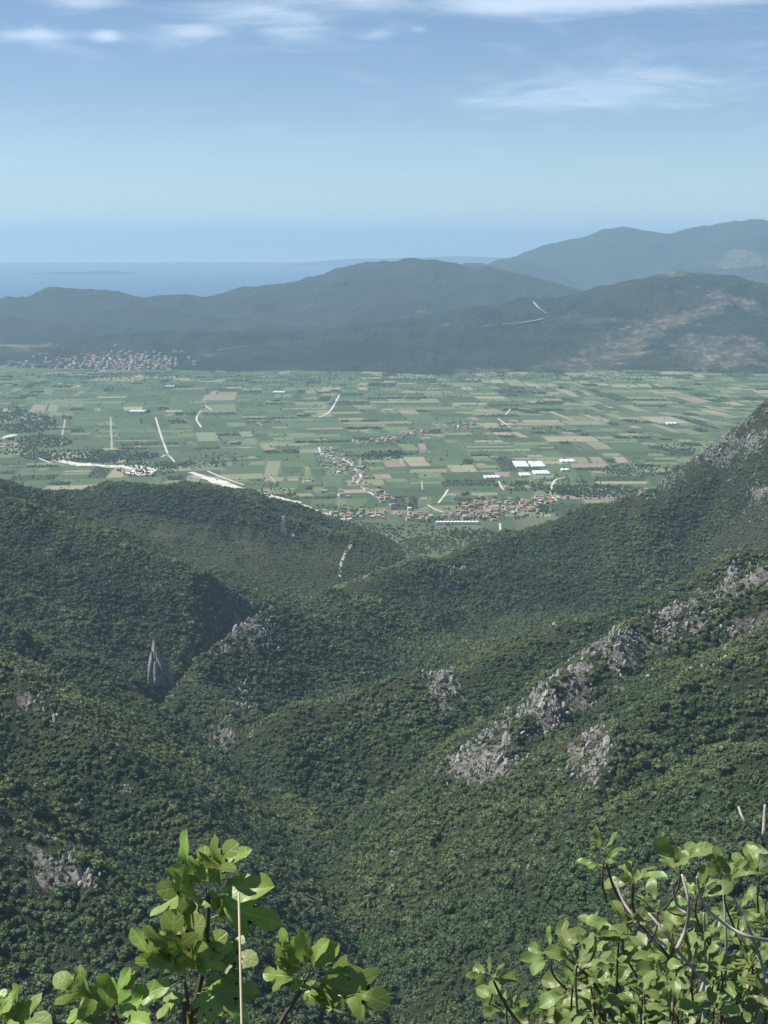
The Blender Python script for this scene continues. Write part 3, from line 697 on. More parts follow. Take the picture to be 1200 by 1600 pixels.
psc = np.stack([pr, pr, pr * np.where(spire, 1.5, 1.15)], -1)

#__MORE2__
# ------------------------------------------------------------------ houses
def plaster(nm, c): return mat(nm, lambda nn: princ(nn, nn.mix(nn.noise(nn.pos(), .4, 4), c, tuple(q * .8 for q in c)), .85))
def tiles(nm, c): return mat(nm, lambda nn: princ(nn, nn.mix(nn.noise(nn.pos(), .5, 4), c, tuple(q * .6 for q in c)), .85))
WALLS = [('white', plaster('white_plaster', (.72, .70, .66))), ('cream', plaster('cream_plaster', (.58, .50, .38))), ('grey', plaster('bare_concrete', (.40, .39, .37)))]
ROOFS = [('orange tiled', tiles('orange_tiles', (.42, .25, .165))), ('faded brown tiled', tiles('brown_tiles', (.36, .24, .17))), ('pale flat', plaster('flat_roof_screed', (.56, .54, .50)))]
M_win = mat('dark_window', lambda nn: princ(nn, (.03, .035, .04), .25, spec=.5))
def house_meshes(w, d, h, rh, flat):
    o_ = .6
    wv = [(-w, -d, -.5), (w, -d, -.5), (w, d, -.5), (-w, d, -.5), (-w, -d, h), (w, -d, h), (w, d, h), (-w, d, h)]
    wf = [[0, 1, 5, 4], [1, 2, 6, 5], [2, 3, 7, 6], [3, 0, 4, 7]]
    if flat:
        bmx = [(-w - .3, -d - .3, h), (w + .3, -d - .3, h), (w + .3, d + .3, h), (-w - .3, d + .3, h), (-w - .3, -d - .3, h + .5), (w + .3, -d - .3, h + .5), (w + .3, d + .3, h + .5), (-w - .3, d + .3, h + .5)]
        rf = [[0, 3, 2, 1], [4, 5, 6, 7], [0, 1, 5, 4], [1, 2, 6, 5], [2, 3, 7, 6], [3, 0, 4, 7]]
    else:   # hipped roof with eaves
        i_ = w - d * .8
        bmx = [(-w - o_, -d - o_, h), (w + o_, -d - o_, h), (w + o_, d + o_, h), (-w - o_, d + o_, h), (-w - o_, -d - o_, h + .25), (w + o_, -d - o_, h + .25), (w + o_, d + o_, h + .25), (-w - o_, d + o_, h + .25), (-i_, 0, h + rh), (i_, 0, h + rh)]
        rf = [[0, 3, 2, 1], [0, 1, 5, 4], [1, 2, 6, 5], [2, 3, 7, 6], [3, 0, 4, 7], [4, 5, 9, 8], [6, 7, 8, 9], [5, 6, 9], [7, 4, 8]]
    a = bpy.data.meshes.new('wall'); a.from_pydata(wv, [], wf); b = bpy.data.meshes.new('roof'); b.from_pydata(bmx, [], rf); return a, b
HK = []
for (w, d, h, rh) in ((5.5, 4.4, 6.2, 2.0), (6.5, 5.0, 3.6, 2.2), (4.6, 4.0, 6.6, 1.8), (7.5, 4.6, 6.0, 2.0)):
    for wi in range(3):
        for ri in range(3):
            a, b = house_meshes(w, d, h, rh, ri == 2); a.materials.append(WALLS[wi][1]); b.materials.append(ROOFS[ri][1]); HK.append((a, b, wi, ri, w))
WIN = bpy.data.meshes.new('window'); WIN.from_pydata([(-.55, -.06, 0), (.55, -.06, 0), (.55, .04, 0), (-.55, .04, 0), (-.55, -.06, 1.3), (.55, -.06, 1.3), (.55, .04, 1.3), (-.55, .04, 1.3)], [], [[0, 1, 5, 4], [1, 2, 6, 5], [3, 0, 4, 7], [4, 5, 6, 7], [0, 3, 2, 1]]); WIN.materials.append(M_win)
DIM = {}
placed = []
def add_house(x, y, z, where, grp, wp, rp, detail, rz=None, s=1.0):
    if any((x - q[0]) ** 2 + (y - q[1]) ** 2 < (q[2] + 8 * s) ** 2 for q in placed): return False
    wi = random.choices(range(3), wp)[0]; ri = random.choices(range(3), rp)[0]; k = random.randrange(4)
    a, b, wi, ri, w = HK[k * 9 + wi * 3 + ri]
    placed.append((x, y, 5.5 * s))
    lab = '%s %s house with %s roof %s' % (WALLS[wi][0], ('two-storey', 'low', 'tall narrow', 'long')[k], ROOFS[ri][0], where)
    t = empty('house', (x, y, z), random.uniform(-.5, .5) + random.choice((0, 1.57)) if rz is None else rz, label=lab, category='house', group=lab[:-len(where)] + grp)
    t.scale = (s, s, s * random.uniform(.85, 1.1))
    wo = bpy.data.objects.new('wall', a); link(wo, t); link(bpy.data.objects.new('roof', b), t)
    if detail:
        hh = (6.2, 3.6, 6.6, 6.0)[k]; d = (4.4, 5.0, 4.0, 4.6)[k]
        for fl_ in range(2 if hh > 5 else 1):
            for xx_ in (-.55, .0, .55):
                for sgn in (-1, 1):
                    o = bpy.data.objects.new('window', WIN); o.location = (xx_ * w, sgn * d, 1.0 + fl_ * 2.9); o.rotation_euler = (0, 0, 0 if sgn < 0 else math.pi); link(o, wo)
    return True
def village(segs, n_, spread, where, grp, wp, rp, detail=False, s=1.0):
    c = 0
    L = [math.hypot(q[2] - q[0], q[3] - q[1]) * q[4] for q in segs]
    for tr in range(n_ * 12):
        if c >= n_: break
        q = random.choices(segs, L)[0]; t = random.random()
        u = q[0] + (q[2] - q[0]) * t + random.gauss(0, spread); v = q[1] + (q[3] - q[1]) * t + random.gauss(0, spread * .42)
        g = G(u, v)
        if g[1] < 3640 and hz(g[0:1], g[1:2])[0] > -1.0: continue
        if add_house(g[0], g[1], 0.0, where, grp, wp, rp, detail, s=s): c += 1
village([(820, 788, 868, 776, 4.0), (775, 800, 840, 797, 2.0), (720, 790, 800, 785, 1.2), (700, 806, 790, 804, 1.2)], 78, 9, 'in the village below the wooded hill', 'in the village at the hill foot', (.5, .4, .1), (.58, .25, .17), True)
village([(500, 806, 560, 808, 1.3), (560, 806, 690, 806, 1), (640, 806, 660, 812, .7)], 42, 8, 'in the row behind riverside trees', 'in the row by the riverside trees', (.6, .2, .2), (.35, .35, .3), True)
village([(500, 704, 556, 728, 1.4), (556, 728, 566, 756, 1.2), (520, 722, 545, 738, .8), (560, 752, 610, 785, .9)], 78, 9, 'along the winding white plain road', 'along the winding white road', (.5, .3, .2), (.40, .42, .18))
village([(555, 692, 600, 687, 1), (600, 688, 662, 674, 1.2)], 34, 5, 'in the side row crossing the fields', 'in the side row across the fields', (.5, .3, .2), (.4, .4, .2))
village([(690, 668, 760, 666, 1)], 14, 6, 'in the hamlet amid far fields', 'in the hamlet amid the far fields', (.5, .3, .2), (.4, .4, .2))
village([(520, 768, 545, 772, 1), (400, 665, 440, 662, .3)], 8, 8, 'standing alone among green fields', 'alone among the fields', (.6, .3, .1), (.4, .3, .3))
# the town across the plain: the larger houses singly, the rest as one mass
vv, ff, mi = [], [], []
c = 0
for tr in range(900):
    if random.random() < .75: u, v = random.gauss(200, 38), random.gauss(567, 7)
    else: u, v = random.uniform(0, 270), random.gauss(572, 9)
    if v > 587 or v < 540: continue
    g = castfar(u, v); 
    if c < 46 and g[1] < 8200:
        c += add_house(g[0], g[1], g[2] - 1, 'in the hazy town below coastal hills', 'in the hazy town', (.7, .2, .1), (.5, .2, .3), False, s=1.5)
    elif len(ff) < 230 * 9 and not any((g[0] - q[0]) ** 2 + (g[1] - q[1]) ** 2 < 400 for q in placed):
        placed.append((g[0], g[1], 6)); a, b, wi, ri, w = random.choice(HK); rz = random.uniform(0, 3); s_ = 1.4
        for me_, mm in ((a, wi), (b, 3 + ri)):
            o_ = len(vv)
            for q in me_.vertices:
                vv.append((g[0] + s_ * (q.co.x * math.cos(rz) - q.co.y * math.sin(rz)), g[1] + s_ * (q.co.x * math.sin(rz) + q.co.y * math.cos(rz)), g[2] - 1 + s_ * q.co.z))
            for f in me_.polygons:
                ff.append([o_ + k for k in f.vertices]); mi.append(mm)
me_ = bpy.data.meshes.new('distant_town'); me_.from_pydata(vv, [], ff); me_.update()
o = obj('distant_town', me_, [w[1] for w in WALLS] + [r[1] for r in ROOFS], kind='stuff'); me_.polygons.foreach_set('material_index', np.array(mi, np.int32))

# greenhouses and sheds
M_film = mat('greenhouse_film', lambda nn: princ(nn, nn.mix(nn.noise(nn.pos(), .1, 3), (.58, .60, .60), (.68, .69, .68)), .4))
def greenhouse(u, v, w, l, h, bays, rz, lab, grp=None):
    g = G(u, v); t = empty('greenhouse', (g[0], g[1], 0), rz, label=lab, category='greenhouse', group=grp)
    wv, wf = [], []
    me_ = bpy.data.meshes.new('wall')
    x0, x1, y0, y1 = -w / 2, w / 2, -l / 2, l / 2
    me_.from_pydata([(x0, y0, 0), (x1, y0, 0), (x1, y1, 0), (x0, y1, 0), (x0, y0, h), (x1, y0, h), (x1, y1, h), (x0, y1, h)], [], [[0, 1, 5, 4], [1, 2, 6, 5], [2, 3, 7, 6], [3, 0, 4, 7]])
    obj('wall', me_, M_film, t)
    bw = w / bays
    for b in range(bays):
        vs_, fs_ = [], []
        for i in range(9):
            a = math.pi * i / 8; xx_ = x0 + bw * (b + .5) - math.cos(a) * bw / 2; zz_ = h + .02 + math.sin(a) * min(bw * .22, 2.2)
            vs_ += [(xx_, y0 - .1, zz_), (xx_, y1 + .1, zz_)]
            if i: fs_.append([2 * i - 2, 2 * i, 2 * i + 1, 2 * i - 1])
        fs_.append(list(range(0, 18, 2))[::-1]); fs_.append(list(range(1, 18, 2)))
        me_ = bpy.data.meshes.new('roof_bay'); me_.from_pydata(vs_, [], fs_); obj('roof_bay', me_, M_film, t)
GH = 'white film greenhouses on the plain'
greenhouse(814, 727, 40, 110, 3.5, 5, .02, 'big white greenhouse block, left one of the adjoining pair on the plain', GH)
greenhouse(839, 727, 42, 105, 3.5, 5, .02, 'big white greenhouse block, right one of the adjoining pair on the plain', GH)
greenhouse(846, 740, 46, 60, 3.5, 5, .05, 'white greenhouse in front of the adjoining pair', GH)
greenhouse(820, 743, 30, 50, 3.5, 4, .05, 'smaller white greenhouse beside the one in front of the pair', GH)
greenhouse(887, 722, 45, 50, 4, 3, .0, 'white shed-like greenhouse standing alone on green field', GH)
greenhouse(769, 747, 44, 40, 3.5, 4, .1, 'low white greenhouse beside a curving lane', GH)
greenhouse(215, 644, 60, 60, 4, 4, .0, 'white greenhouse near the orange ploughed field', GH)
greenhouse(436, 614, 50, 60, 4, 4, .0, 'white greenhouse on the far meadows', GH)
greenhouse(715, 819, 100, 16, 5, 12, .02, 'long white roofed shed beside riverside trees', GH)
greenhouse(1050, 663, 40, 40, 4, 3, 0, 'small white greenhouse among the right-hand green fields', GH)
greenhouse(883, 736, 24, 30, 4, 2, 0, 'small white shed by the village lane', GH)
greenhouse(265, 605, 44, 40, 4, 3, 0, 'white shed near the hazy town', GH)

# power pylon in the lower valley
M_steel = mat('galvanised_steel', lambda nn: princ(nn, (.42, .43, .44), .45, spec=.5, ))
def pylon(u, v):
    g = G(u, v); zb = ground_z(g[0], g[1]); t = empty('power_pylon', (g[0], g[1], zb), .4, label='tall grey lattice power pylon in the lower wooded valley', category='pylon')
    Hh = 40
    def wd(z): return 3.4 * (1 - z / Hh) + .7 if z < 28 else 1.72 - (z - 28) * .08
    for sx, sy in ((1, 1), (1, -1), (-1, 1), (-1, -1)):
        obj('leg', tube([(sx * wd(z), sy * wd(z), z) for z in (-1, 10, 20, 28, Hh)], [.34] * 5, 4), M_steel, t)
    lv = [0, 6, 12, 17, 22, 26, 30, 34, 38]
    for a, b in zip(lv[:-1], lv[1:]):
        for i in range(4):
            cs = [(1, 1), (-1, 1), (-1, -1), (1, -1)]; c0, c1 = cs[i], cs[(i + 1) % 4]
            obj('brace', tube([(c0[0] * wd(a), c0[1] * wd(a), a), (c1[0] * wd(b), c1[1] * wd(b), b)], [.18, .18], 4), M_steel, t)
    for z_, w_ in ((28, 7), (33, 6), (38, 4.5)):
        obj('crossarm', tube([(-w_, 0, z_), (0, 0, z_ + .5), (w_, 0, z_)], [.15, .4, .15], 4), M_steel, t)
pylon(444, 884)

# --- now the trees of the plain, clear of houses and roads
hp = np.array([(q[0], q[1], q[2] + 2.5) for q in placed])
ok = np.ones(len(px), bool)
for (a, b, r_) in hp: ok &= (px - a) ** 2 + (py - b) ** 2 > r_ * r_
for o in list(C.objects):
    if o.name.split('.')[0] in ('road', 'river_bed') and o.type == 'MESH':
        for v in o.data.vertices:
            ok &= (px - v.co.x) ** 2 + (py - v.co.y) ** 2 > 64
sel = np.where(ok)[0]
scatter('plain_trees', np.stack([px, py, np.zeros(len(px)) - .1 * pr], -1)[sel], rng.uniform(0, 6.28, len(sel)), psc[sel], pv[sel], pt_[sel], TREE_COL, M_leaf, kind='stuff')

# ------------------------------------------------------------------ limestone
def b_rock(nn):
    p = nn.pos(); f = nn.noise(p, .5, 6, .7); s_ = nn.noise(nn.mapv(p, (1, 1, .25)), .8, 4, .6)
    c = nn.mix(nn.ramp(f, .3, .7), (.17, .163, .15), (.46, .445, .41)); c = nn.mix(nn.m('MULTIPLY', nn.ramp(s_, .48, .66), .75), c, (.085, .082, .078))
    c = nn.mix(nn.m('MULTIPLY', nn.ramp(nn.noise(p, .15, 3), .56, .72), .4), c, (.30, .24, .17))
    return princ(nn, c, .92, nn.m('ADD', f, s_), .8, .8, .2)
M_rock = mat('limestone', b_rock)
def rock_mesh(seed, sub=2, sharp=.35, tall=1.0):
    rs = random.Random(seed); bm_ = bmesh.new(); bmesh.ops.create_icosphere(bm_, subdivisions=sub, radius=1)
    planes = [(Vector((rs.gauss(0, 1), rs.gauss(0, 1), rs.gauss(0, .8))).normalized(), rs.uniform(.5, .85)) for _ in range(11)]
    for v in bm_.verts:
        for n_, d_ in planes:
            e = v.co.dot(n_) - d_
            if e > 0: v.co -= n_ * e
        v.co += v.co.normalized() * rs.uniform(-.07, .07); v.co.z *= tall
    me_ = bpy.data.meshes.new('rock'); bm_.to_mesh(me_); bm_.free(); me_.materials.append(M_rock); return me_
ROCKM = [rock_mesh(400 + i, 2, .35, 1.0 + .25 * (i % 3)) for i in range(5)]
ROCK_COL = bpy.data.collections.new('rock_models')
for i, m_ in enumerate(ROCKM): ROCK_COL.objects.link(bpy.data.objects.new('stone_%02d' % i, m_))
pt = jgrid(640, 3150, 3.4, .31); x, y = pt[:, 0], pt[:, 1]; z = hz(x, y); rk = sample(rock, x, y)
cl = fbm(x, y, 22, 3, 301)
keep = (z > 0) & (rng.random(len(x)) < np.clip((rk - .26) * .9 + cl * 1.1, 0, .64) * (rk > .22)) | ((rng.random(len(x)) < .0035) & (z > 60) & (y < 1800))
x, y, z, rk = x[keep], y[keep], z[keep], rk[keep]
rs_ = rng.uniform(.6, 1.6, len(x)) * np.where(rng.random(len(x)) < .12, 1.9, 1) * (.7 + .5 * rk); rsc = np.stack([rs_ * rng.uniform(.8, 1.5, len(x)), rs_ * rng.uniform(.7, 1.2, len(x)), rs_ * rng.uniform(.9, 2.3, len(x))], -1)
rrz = rng.uniform(0, 6.28, len(x)); rv_ = rng.integers(0, 5, len(x)); tilt = rng.uniform(-.3, .3, (len(x), 2)) + np.array([.25, -.2])
uu, vv_ = proj(x, y, z); inf = np.where((uu > 0) & (uu < 1200) & (vv_ < 1600) & (vv_ > 600))[0]
inf = inf[np.argsort(y[inf] / rs_[inf])][:900]; inf = inf[visible(x[inf], y[inf], z[inf] + rs_[inf])][:299]
solo = np.zeros(len(x), bool); solo[inf] = True
for i in inf:
    u, v = uu[i], vv_[i]
    size = 'big pale grey' if rs_[i] > np.quantile(rs_[inf], .66) else ('small pale grey' if rs_[i] < np.quantile(rs_[inf], .33) else 'pale grey'); form = 'upright' if rsc[i][2] > 1.25 * max(rsc[i][0], rsc[i][1]) else ('flat' if rsc[i][2] < .8 * max(rsc[i][0], rsc[i][1]) else 'blocky')
    if u < 300 and v > 1250: wh, gp = 'in the bare rock patch on the lower left slope', 'rocks of the lower left rock patch'
    elif u < 420 and v > 1020 and u > 290: wh, gp = 'on the cliffs above the gorge', 'rocks of the gorge cliffs'
    elif u < 420: wh, gp = 'scattered on the scrubby left slope', 'rocks scattered on the left slope'
    elif y[i] > 1560: wh, gp = 'on the ridges beyond the rocky spur', 'rocks on the farther ridges'
    elif rk[i] > .40: q_ = 'upper' if u > 940 else ('lower end' if u < 830 else 'middle'); wh, gp = 'on the %s of the broken rocky spur' % (q_ if 'end' in q_ else q_ + ' part'), 'rocks on the %s of the rocky spur' % q_
    else: wh, gp = 'lying loose on the wooded right slope', 'loose rocks on the right slope'
    o = bpy.data.objects.new('rock_outcrop', ROCKM[rv_[i]]); o.location = (x[i], y[i], z[i] + .1 * rs_[i]); o.scale = rsc[i]; o.rotation_euler = (tilt[i][0], tilt[i][1], rrz[i])
    link(o, None, label='%s %s limestone rock %s' % (size, form, wh), category='rock', group='%s %s %s' % (size, form, gp))
k_ = ~solo
scatter('rock_rubble', np.stack([x, y, z + .1 * rs_], -1)[k_], rrz[k_], rsc[k_], rv_[k_], np.zeros(k_.sum()), ROCK_COL, M_rock, tilt[k_], kind='stuff')

# the rock needle in the gorge: a cluster of leaning limestone blades grown into one crag
def needle():
    B = P(246, 1060, 1790); topz = P(244, 996, 1790)[2]; bm_ = bmesh.new(); rs = random.Random(8)
    for (ox, oy, rx, ry, hh) in ((0, 0, 8, 7, 46), (6, -3, 8, 6, 33), (-5, -4, 6, 5, 28), (12, 1, 8, 7, 22), (-9, 1, 6, 6, 17), (3, -8, 7, 5, 20), (18, 2, 7, 7, 11)):
        m4 = Matrix.Translation((ox, oy, 0)) @ Matrix.Rotation(rs.uniform(-.10, .06), 4, 'Y') @ Matrix.Rotation(rs.uniform(0, 3), 4, 'Z')
        r_ = bmesh.ops.create_icosphere(bm_, subdivisions=3, radius=1)
        pls = [(Vector((rs.gauss(0, 1), rs.gauss(0, 1), rs.gauss(.1, .45))).normalized(), rs.uniform(.55, .85)) for _ in range(14)]
        for v in r_['verts']:
            for n_, d_ in pls:
                e = v.co.dot(n_) - d_
                if e > 0: v.co -= n_ * e
            t = (v.co.z + 1) / 2; tap = 1.1 - .62 * t ** 1.8; q = v.co * 1.0
            jj = 1 + rs.uniform(-.10, .10)
            v.co = m4 @ Vector((q.x * rx * tap * 1.3 * jj, q.y * ry * tap * 1.3 * jj, -34 + t * (hh + 34) + rs.uniform(-.8, .8)))
    me_ = bpy.data.meshes.new('rock_needle'); bm_.to_mesh(me_); bm_.free()
    o = obj('rock_needle', me_, M_rock, label='tall pointed grey rock needle rising from the gorge', category='rock')
    o.location = (B[0] - 2, B[1], topz - 37); o.scale = (.8, .8, .8)
needle()

# ------------------------------------------------------------------ fig foliage close by
def b_fig(base, lite):
    def f(nn):
        uv = nn.new('ShaderNodeUVMap'); uv.uv_map = 'leaf'; s_ = nn.new('ShaderNodeSeparateXYZ'); nn.put(s_.inputs[0], uv.outputs[0])
        ax = nn.m('ABSOLUTE', s_.outputs[0]); yv = s_.outputs[1]
        mid = nn.ramp(ax, .008, .022, 1, 0)
        ph = nn.m('FRACT', nn.m('MULTIPLY', nn.m('SUBTRACT', yv, nn.m('MULTIPLY', ax, .75)), 6.5))
        vein = nn.ramp(nn.m('ABSOLUTE', nn.m('SUBTRACT', ph, .5)), .03, .09, .7, 0)
        vm = nn.m('MAXIMUM', mid, vein)
        r = nn.new('ShaderNodeObjectInfo').outputs['Random']
        c = nn.mix(nn.noise(nn.pos(), 22, 4), base, tuple(q * 1.25 for q in base)); c = nn.mix(nn.m('MULTIPLY', vm, .45), c, lite)
        c = nn.mix(nn.ramp(nn.noise(nn.pos(), 90, 2), .68, .78, 0, .35), c, (.16, .13, .05))
        hs = nn.new('ShaderNodeHueSaturation'); nn.put(hs.inputs['Hue'], nn.ramp(r, 0, 1, .48, .515, False)); nn.put(hs.inputs['Value'], nn.ramp(r, 0, 1, .75, 1.25, False)); nn.put(hs.inputs['Color'], c)
        back = nn.mix(.45, hs.outputs[0], (.22, .26, .14)); bf = nn.new('ShaderNodeNewGeometry').outputs['Backfacing']
        cc = nn.mix(bf, hs.outputs[0], back)
        h = nn.m('ADD', nn.m('MULTIPLY', vm, -.5), nn.noise(nn.pos(), 120, 3))
        p = princ(nn, cc, nn.m('ADD', .40, nn.m('MULTIPLY', bf, .35)), h, .0018, .5, .42)
        tr = nn.new('ShaderNodeBsdfTranslucent'); nn.put(tr.inputs[0], nn.mix(.5, hs.outputs[0], (.22, .30, .03)))
        mx = nn.new('ShaderNodeMixShader'); mx.inputs[0].default_value = .33; nn.put(mx.inputs[1], p); nn.put(mx.inputs[2], tr.outputs[0]); return mx.outputs[0]
    return f
M_fig = mat('fig_leaf', b_fig((.195, .285, .060), (.40, .47, .20)))
M_fig2 = mat('fig_leaf_small', b_fig((.155, .212, .060), (.34, .38, .17)))
M_pet = mat('fig_petiole', lambda nn: princ(nn, (.34, .34, .12), .5))
M_stem = mat('fig_stem', lambda nn: princ(nn, nn.mix(nn.noise(nn.pos(), 60, 4), (.06, .048, .036), (.16, .13, .095)), .8))
M_twig = mat('grey_fig_twig', lambda nn: princ(nn, nn.mix(nn.noise(nn.pos(), 70, 5, .7), (.20, .18, .15), (.50, .47, .42)), .85, nn.noise(nn.pos(), 200, 3), .003, .6))
LOBED = [(.02, .20), (.10, .17), (.22, .20), (.35, .28), (.40, .37), (.30, .42), (.12, .44), (.19, .54), (.33, .66), (.39, .77), (.29, .79), (.11, .69), (.14, .80), (.17, .88), (.12, .96), (.04, .995)]
TRI = [(.02, .20), (.08, .22), (.13, .30), (.20, .42), (.33, .54), (.38, .64), (.30, .69), (.14, .63), (.15, .75), (.18, .85), (.13, .95), (.04, .995)]
ELL = [(.02, .20), (.06, .27), (.11, .38), (.17, .49), (.215, .57), (.19, .64), (.175, .71), (.20, .81), (.165, .91), (.09, .97), (.03, .995)]
OBO = [(.02, .20), (.07, .26), (.13, .38), (.19, .52), (.24, .66), (.25, .79), (.20, .90), (.11, .965), (.04, .995)]
def leaf_mesh(outl, seed, mats, fold=.25, droop=.28, wave=.045):
    rs = random.Random(seed); vs_, fs_, uvs = [], [], []
    nO = len(outl)
    def zz(x_, y_): return fold * abs(x_) - droop * max(0, y_ - .2) ** 2 + wave * math.sin(9 * y_ + 7 * x_ + seed) - .25 * x_ * x_ * rs.uniform(.8, 1.2)
    mids = [.2 + .8 * i / nO for i in range(nO + 1)]
    for i in range(nO + 1): vs_.append((0, mids[i], zz(0, mids[i]))); uvs.append((0, mids[i]))
    for sd_ in (-1, 1):
        b = len(vs_); k_ = rs.uniform(.86, 1.12)
        for i, (ox, oy) in enumerate(outl):
            ox *= k_; my = mids[i] ; mx_, m_y = ox * .5, (oy + my) / 2
            vs_.append((sd_ * mx_, m_y, zz(mx_, m_y))); uvs.append((sd_ * mx_, m_y)); vs_.append((sd_ * ox, oy, zz(ox, oy))); uvs.append((sd_ * ox, oy))
        for i in range(nO - 1):
            q1 = [i, i + 1, b + 2 * i + 2, b + 2 * i]; q2 = [b + 2 * i, b + 2 * i + 2, b + 2 * i + 3, b + 2 * i + 1]
            fs_ += [q1, q2] if sd_ < 0 else [q1[::-1], q2[::-1]]
        e = b + 2 * (nO - 1); q = [nO - 1, nO, e]; q2 = [e, nO, e + 1]; fs_ += [q, q2] if sd_ < 0 else [q[::-1], q2[::-1]]
    nb = len(fs_); b = len(vs_)
    for (y_, r_) in ((0, .014), (.12, .010), (.24, .007)):
        for k in range(3):
            a = 2.094 * k; vs_.append((r_ * math.cos(a), y_, r_ * math.sin(a) - .008 + (.02 * y_))); uvs.append((.3, .3))
    for i in range(2):
        for k in range(3): fs_.append([b + 3 * i + k, b + 3 * i + (k + 1) % 3, b + 3 * i + 3 + (k + 1) % 3, b + 3 * i + 3 + k])
    me_ = bpy.data.meshes.new('leaf'); me_.from_pydata(vs_, [], fs_)
    ul = me_.uv_layers.new(name='leaf')
    for lp in me_.loops: ul.data[lp.index].uv = uvs[lp.vertex_index]
    for m_ in mats: me_.materials.append(m_)
    for p_ in me_.polygons: p_.use_smooth = True; p_.material_index = 1 if p_.index >= nb else 0
    me_.update(); return me_
BIG = [leaf_mesh(LOBED, 1, (M_fig, M_pet), .3, .3), leaf_mesh(ELL, 2, (M_fig, M_pet), .45, .15), leaf_mesh(TRI, 3, (M_fig, M_pet), .2, .4), leaf_mesh(ELL, 4, (M_fig, M_pet), .35, .3, .06), leaf_mesh(OBO, 5, (M_fig, M_pet), .5, .25), leaf_mesh(TRI, 6, (M_fig, M_pet), .1, .5, .06)]
SMALL = [leaf_mesh(OBO, 11, (M_fig2, M_pet), .35, .25), leaf_mesh(ELL, 12, (M_fig2, M_pet), .3, .3), leaf_mesh(OBO, 13, (M_fig2, M_pet), .2, .45, .05), leaf_mesh(TRI, 14, (M_fig2, M_pet), .45, .15), leaf_mesh(OBO, 15, (M_fig2, M_pet), .5, .3)]
def put_leaf(base, tip, me_, parent, rs, nbias=(0, -.55, 1.0), width=1.0):
    B, T = Vector(base), Vector(tip); d = (T - B); L = d.length; d.normalize()
    nb_ = Vector(nbias) + Vector((rs.gauss(0, .38), rs.gauss(0, .38), rs.gauss(0, .3))); nn_ = nb_ - d * nb_.dot(d)
    if nn_.length < .1: nn_ = d.orthogonal()
    nn_.normalize(); xa = d.cross(nn_)
    M = Matrix((xa, d, nn_)).transposed().to_4x4(); M.translation = B
    o = bpy.data.objects.new('leaf', me_); o.matrix_world = M @ Matrix.Diagonal((L * width, L, L, 1)); link(o, parent)
def VP(u, v, Y): return Vector(P(u, v, Y))
def limb(name, pts, r0, r1, m, parent):
    c = smooth_line([tuple(p) for p in pts], 5); k = len(c) - 1
    return obj(name, tube(c, [r0 + (r1 - r0) * i / k for i in range(k + 1)], 7), m, parent)
gl = lambda x_, y_: float(near_height(np.array([float(x_)]), np.array([float(y_)]))[0])
rs = random.Random(21)
def z7(a, b): return a / 1.875, 1280 + b / 1.875
def z8(a, b): return 640 + a / 2.143, 1240 + b / 2.143
# left: young fig with big lobed leaves
Y0 = 3.0
fig = empty('fig_tree', (0, 0, 0), 0, label='young fig tree with big lobed bright green leaves on dark stems', category='tree')
foot = Vector((-.42, 3.0, gl(-.42, 3.0) - .05)); fig.location = foot
def loc(p): return Vector(p) - foot
fork = Vector((-.44, 3.0, foot.z + .5))
top = VP(*z7(610, 205), Y0); mid_ = VP(*z7(590, 460), Y0)
limb('trunk', [loc(foot), loc(foot + Vector((.02, 0, .25))), loc(fork)], .022, .012, M_stem, fig)
limb('stem', [loc(fork), loc(VP(295, 1680, Y0)), loc(VP(*z7(575, 540), Y0)), loc(mid_), loc(VP(*z7(607, 330), Y0)), loc(top)], .0085, .0045, M_stem, fig)
limb('stem', [loc(fork), loc(VP(288, 1650, 2.95)), loc(VP(*z7(552, 560), 2.93)), loc(VP(*z7(540, 470), 2.9))], .0065, .0036, M_stem, fig)
limb('stem', [loc(fork), loc(VP(200, 1680, 2.95)), loc(VP(*z7(330, 580), 2.9))], .0065, .0036, M_stem, fig)
limb('stem', [loc(fork), loc(VP(380, 1720, 3.1)), loc(VP(*z7(820, 600), 3.1)), loc(VP(*z7(870, 520), 3.1)), loc(VP(*z7(903, 455), 3.1))], .0065, .0036, M_stem, fig)
limb('stem', [loc(fork), loc(VP(60, 1760, 2.9)), loc(VP(*z7(5, 610), 2.85))], .0065, .0036, M_stem, fig)
CL = [((600, 205), Y0, [(525, 42), (508, 140), (595, 85), (668, 78), (728, 76), (775, 183), (437, 245), (492, 192), (535, 306), (792, 322), (700, 270), (640, 240)]),
      ((600, 280), Y0 + .03, [(480, 300), (660, 330), (735, 240)]),
      ((535, 460), 2.92, [(362, 345), (420, 320), (492, 295), (560, 300), (640, 340), (668, 365), (460, 400), (425, 350), (500, 380)]),
      ((590, 420), 3.0, [(722, 400), (660, 350), (690, 380)]),
      ((570, 500), 2.95, [(515, 596), (735, 495), (752, 582), (655, 460), (690, 520), (620, 590), (450, 560)]),
      ((330, 580), 2.9, [(170, 453), (228, 462), (300, 470), (350, 450), (382, 448), (485, 478), (175, 560), (250, 530), (300, 540), (420, 590), (280, 620), (400, 520), (440, 560), (220, 600)]),
      ((0, 600), 2.85, [(30, 488), (70, 552), (5, 498), (112, 590), (-40, 520), (40, 620)]),
      ((902, 455), 3.1, [(812, 338), (885, 336), (950, 352), (982, 366), (763, 448), (1082, 450), (1128, 532), (970, 588), (1016, 545), (800, 395), (905, 540), (850, 500)])]
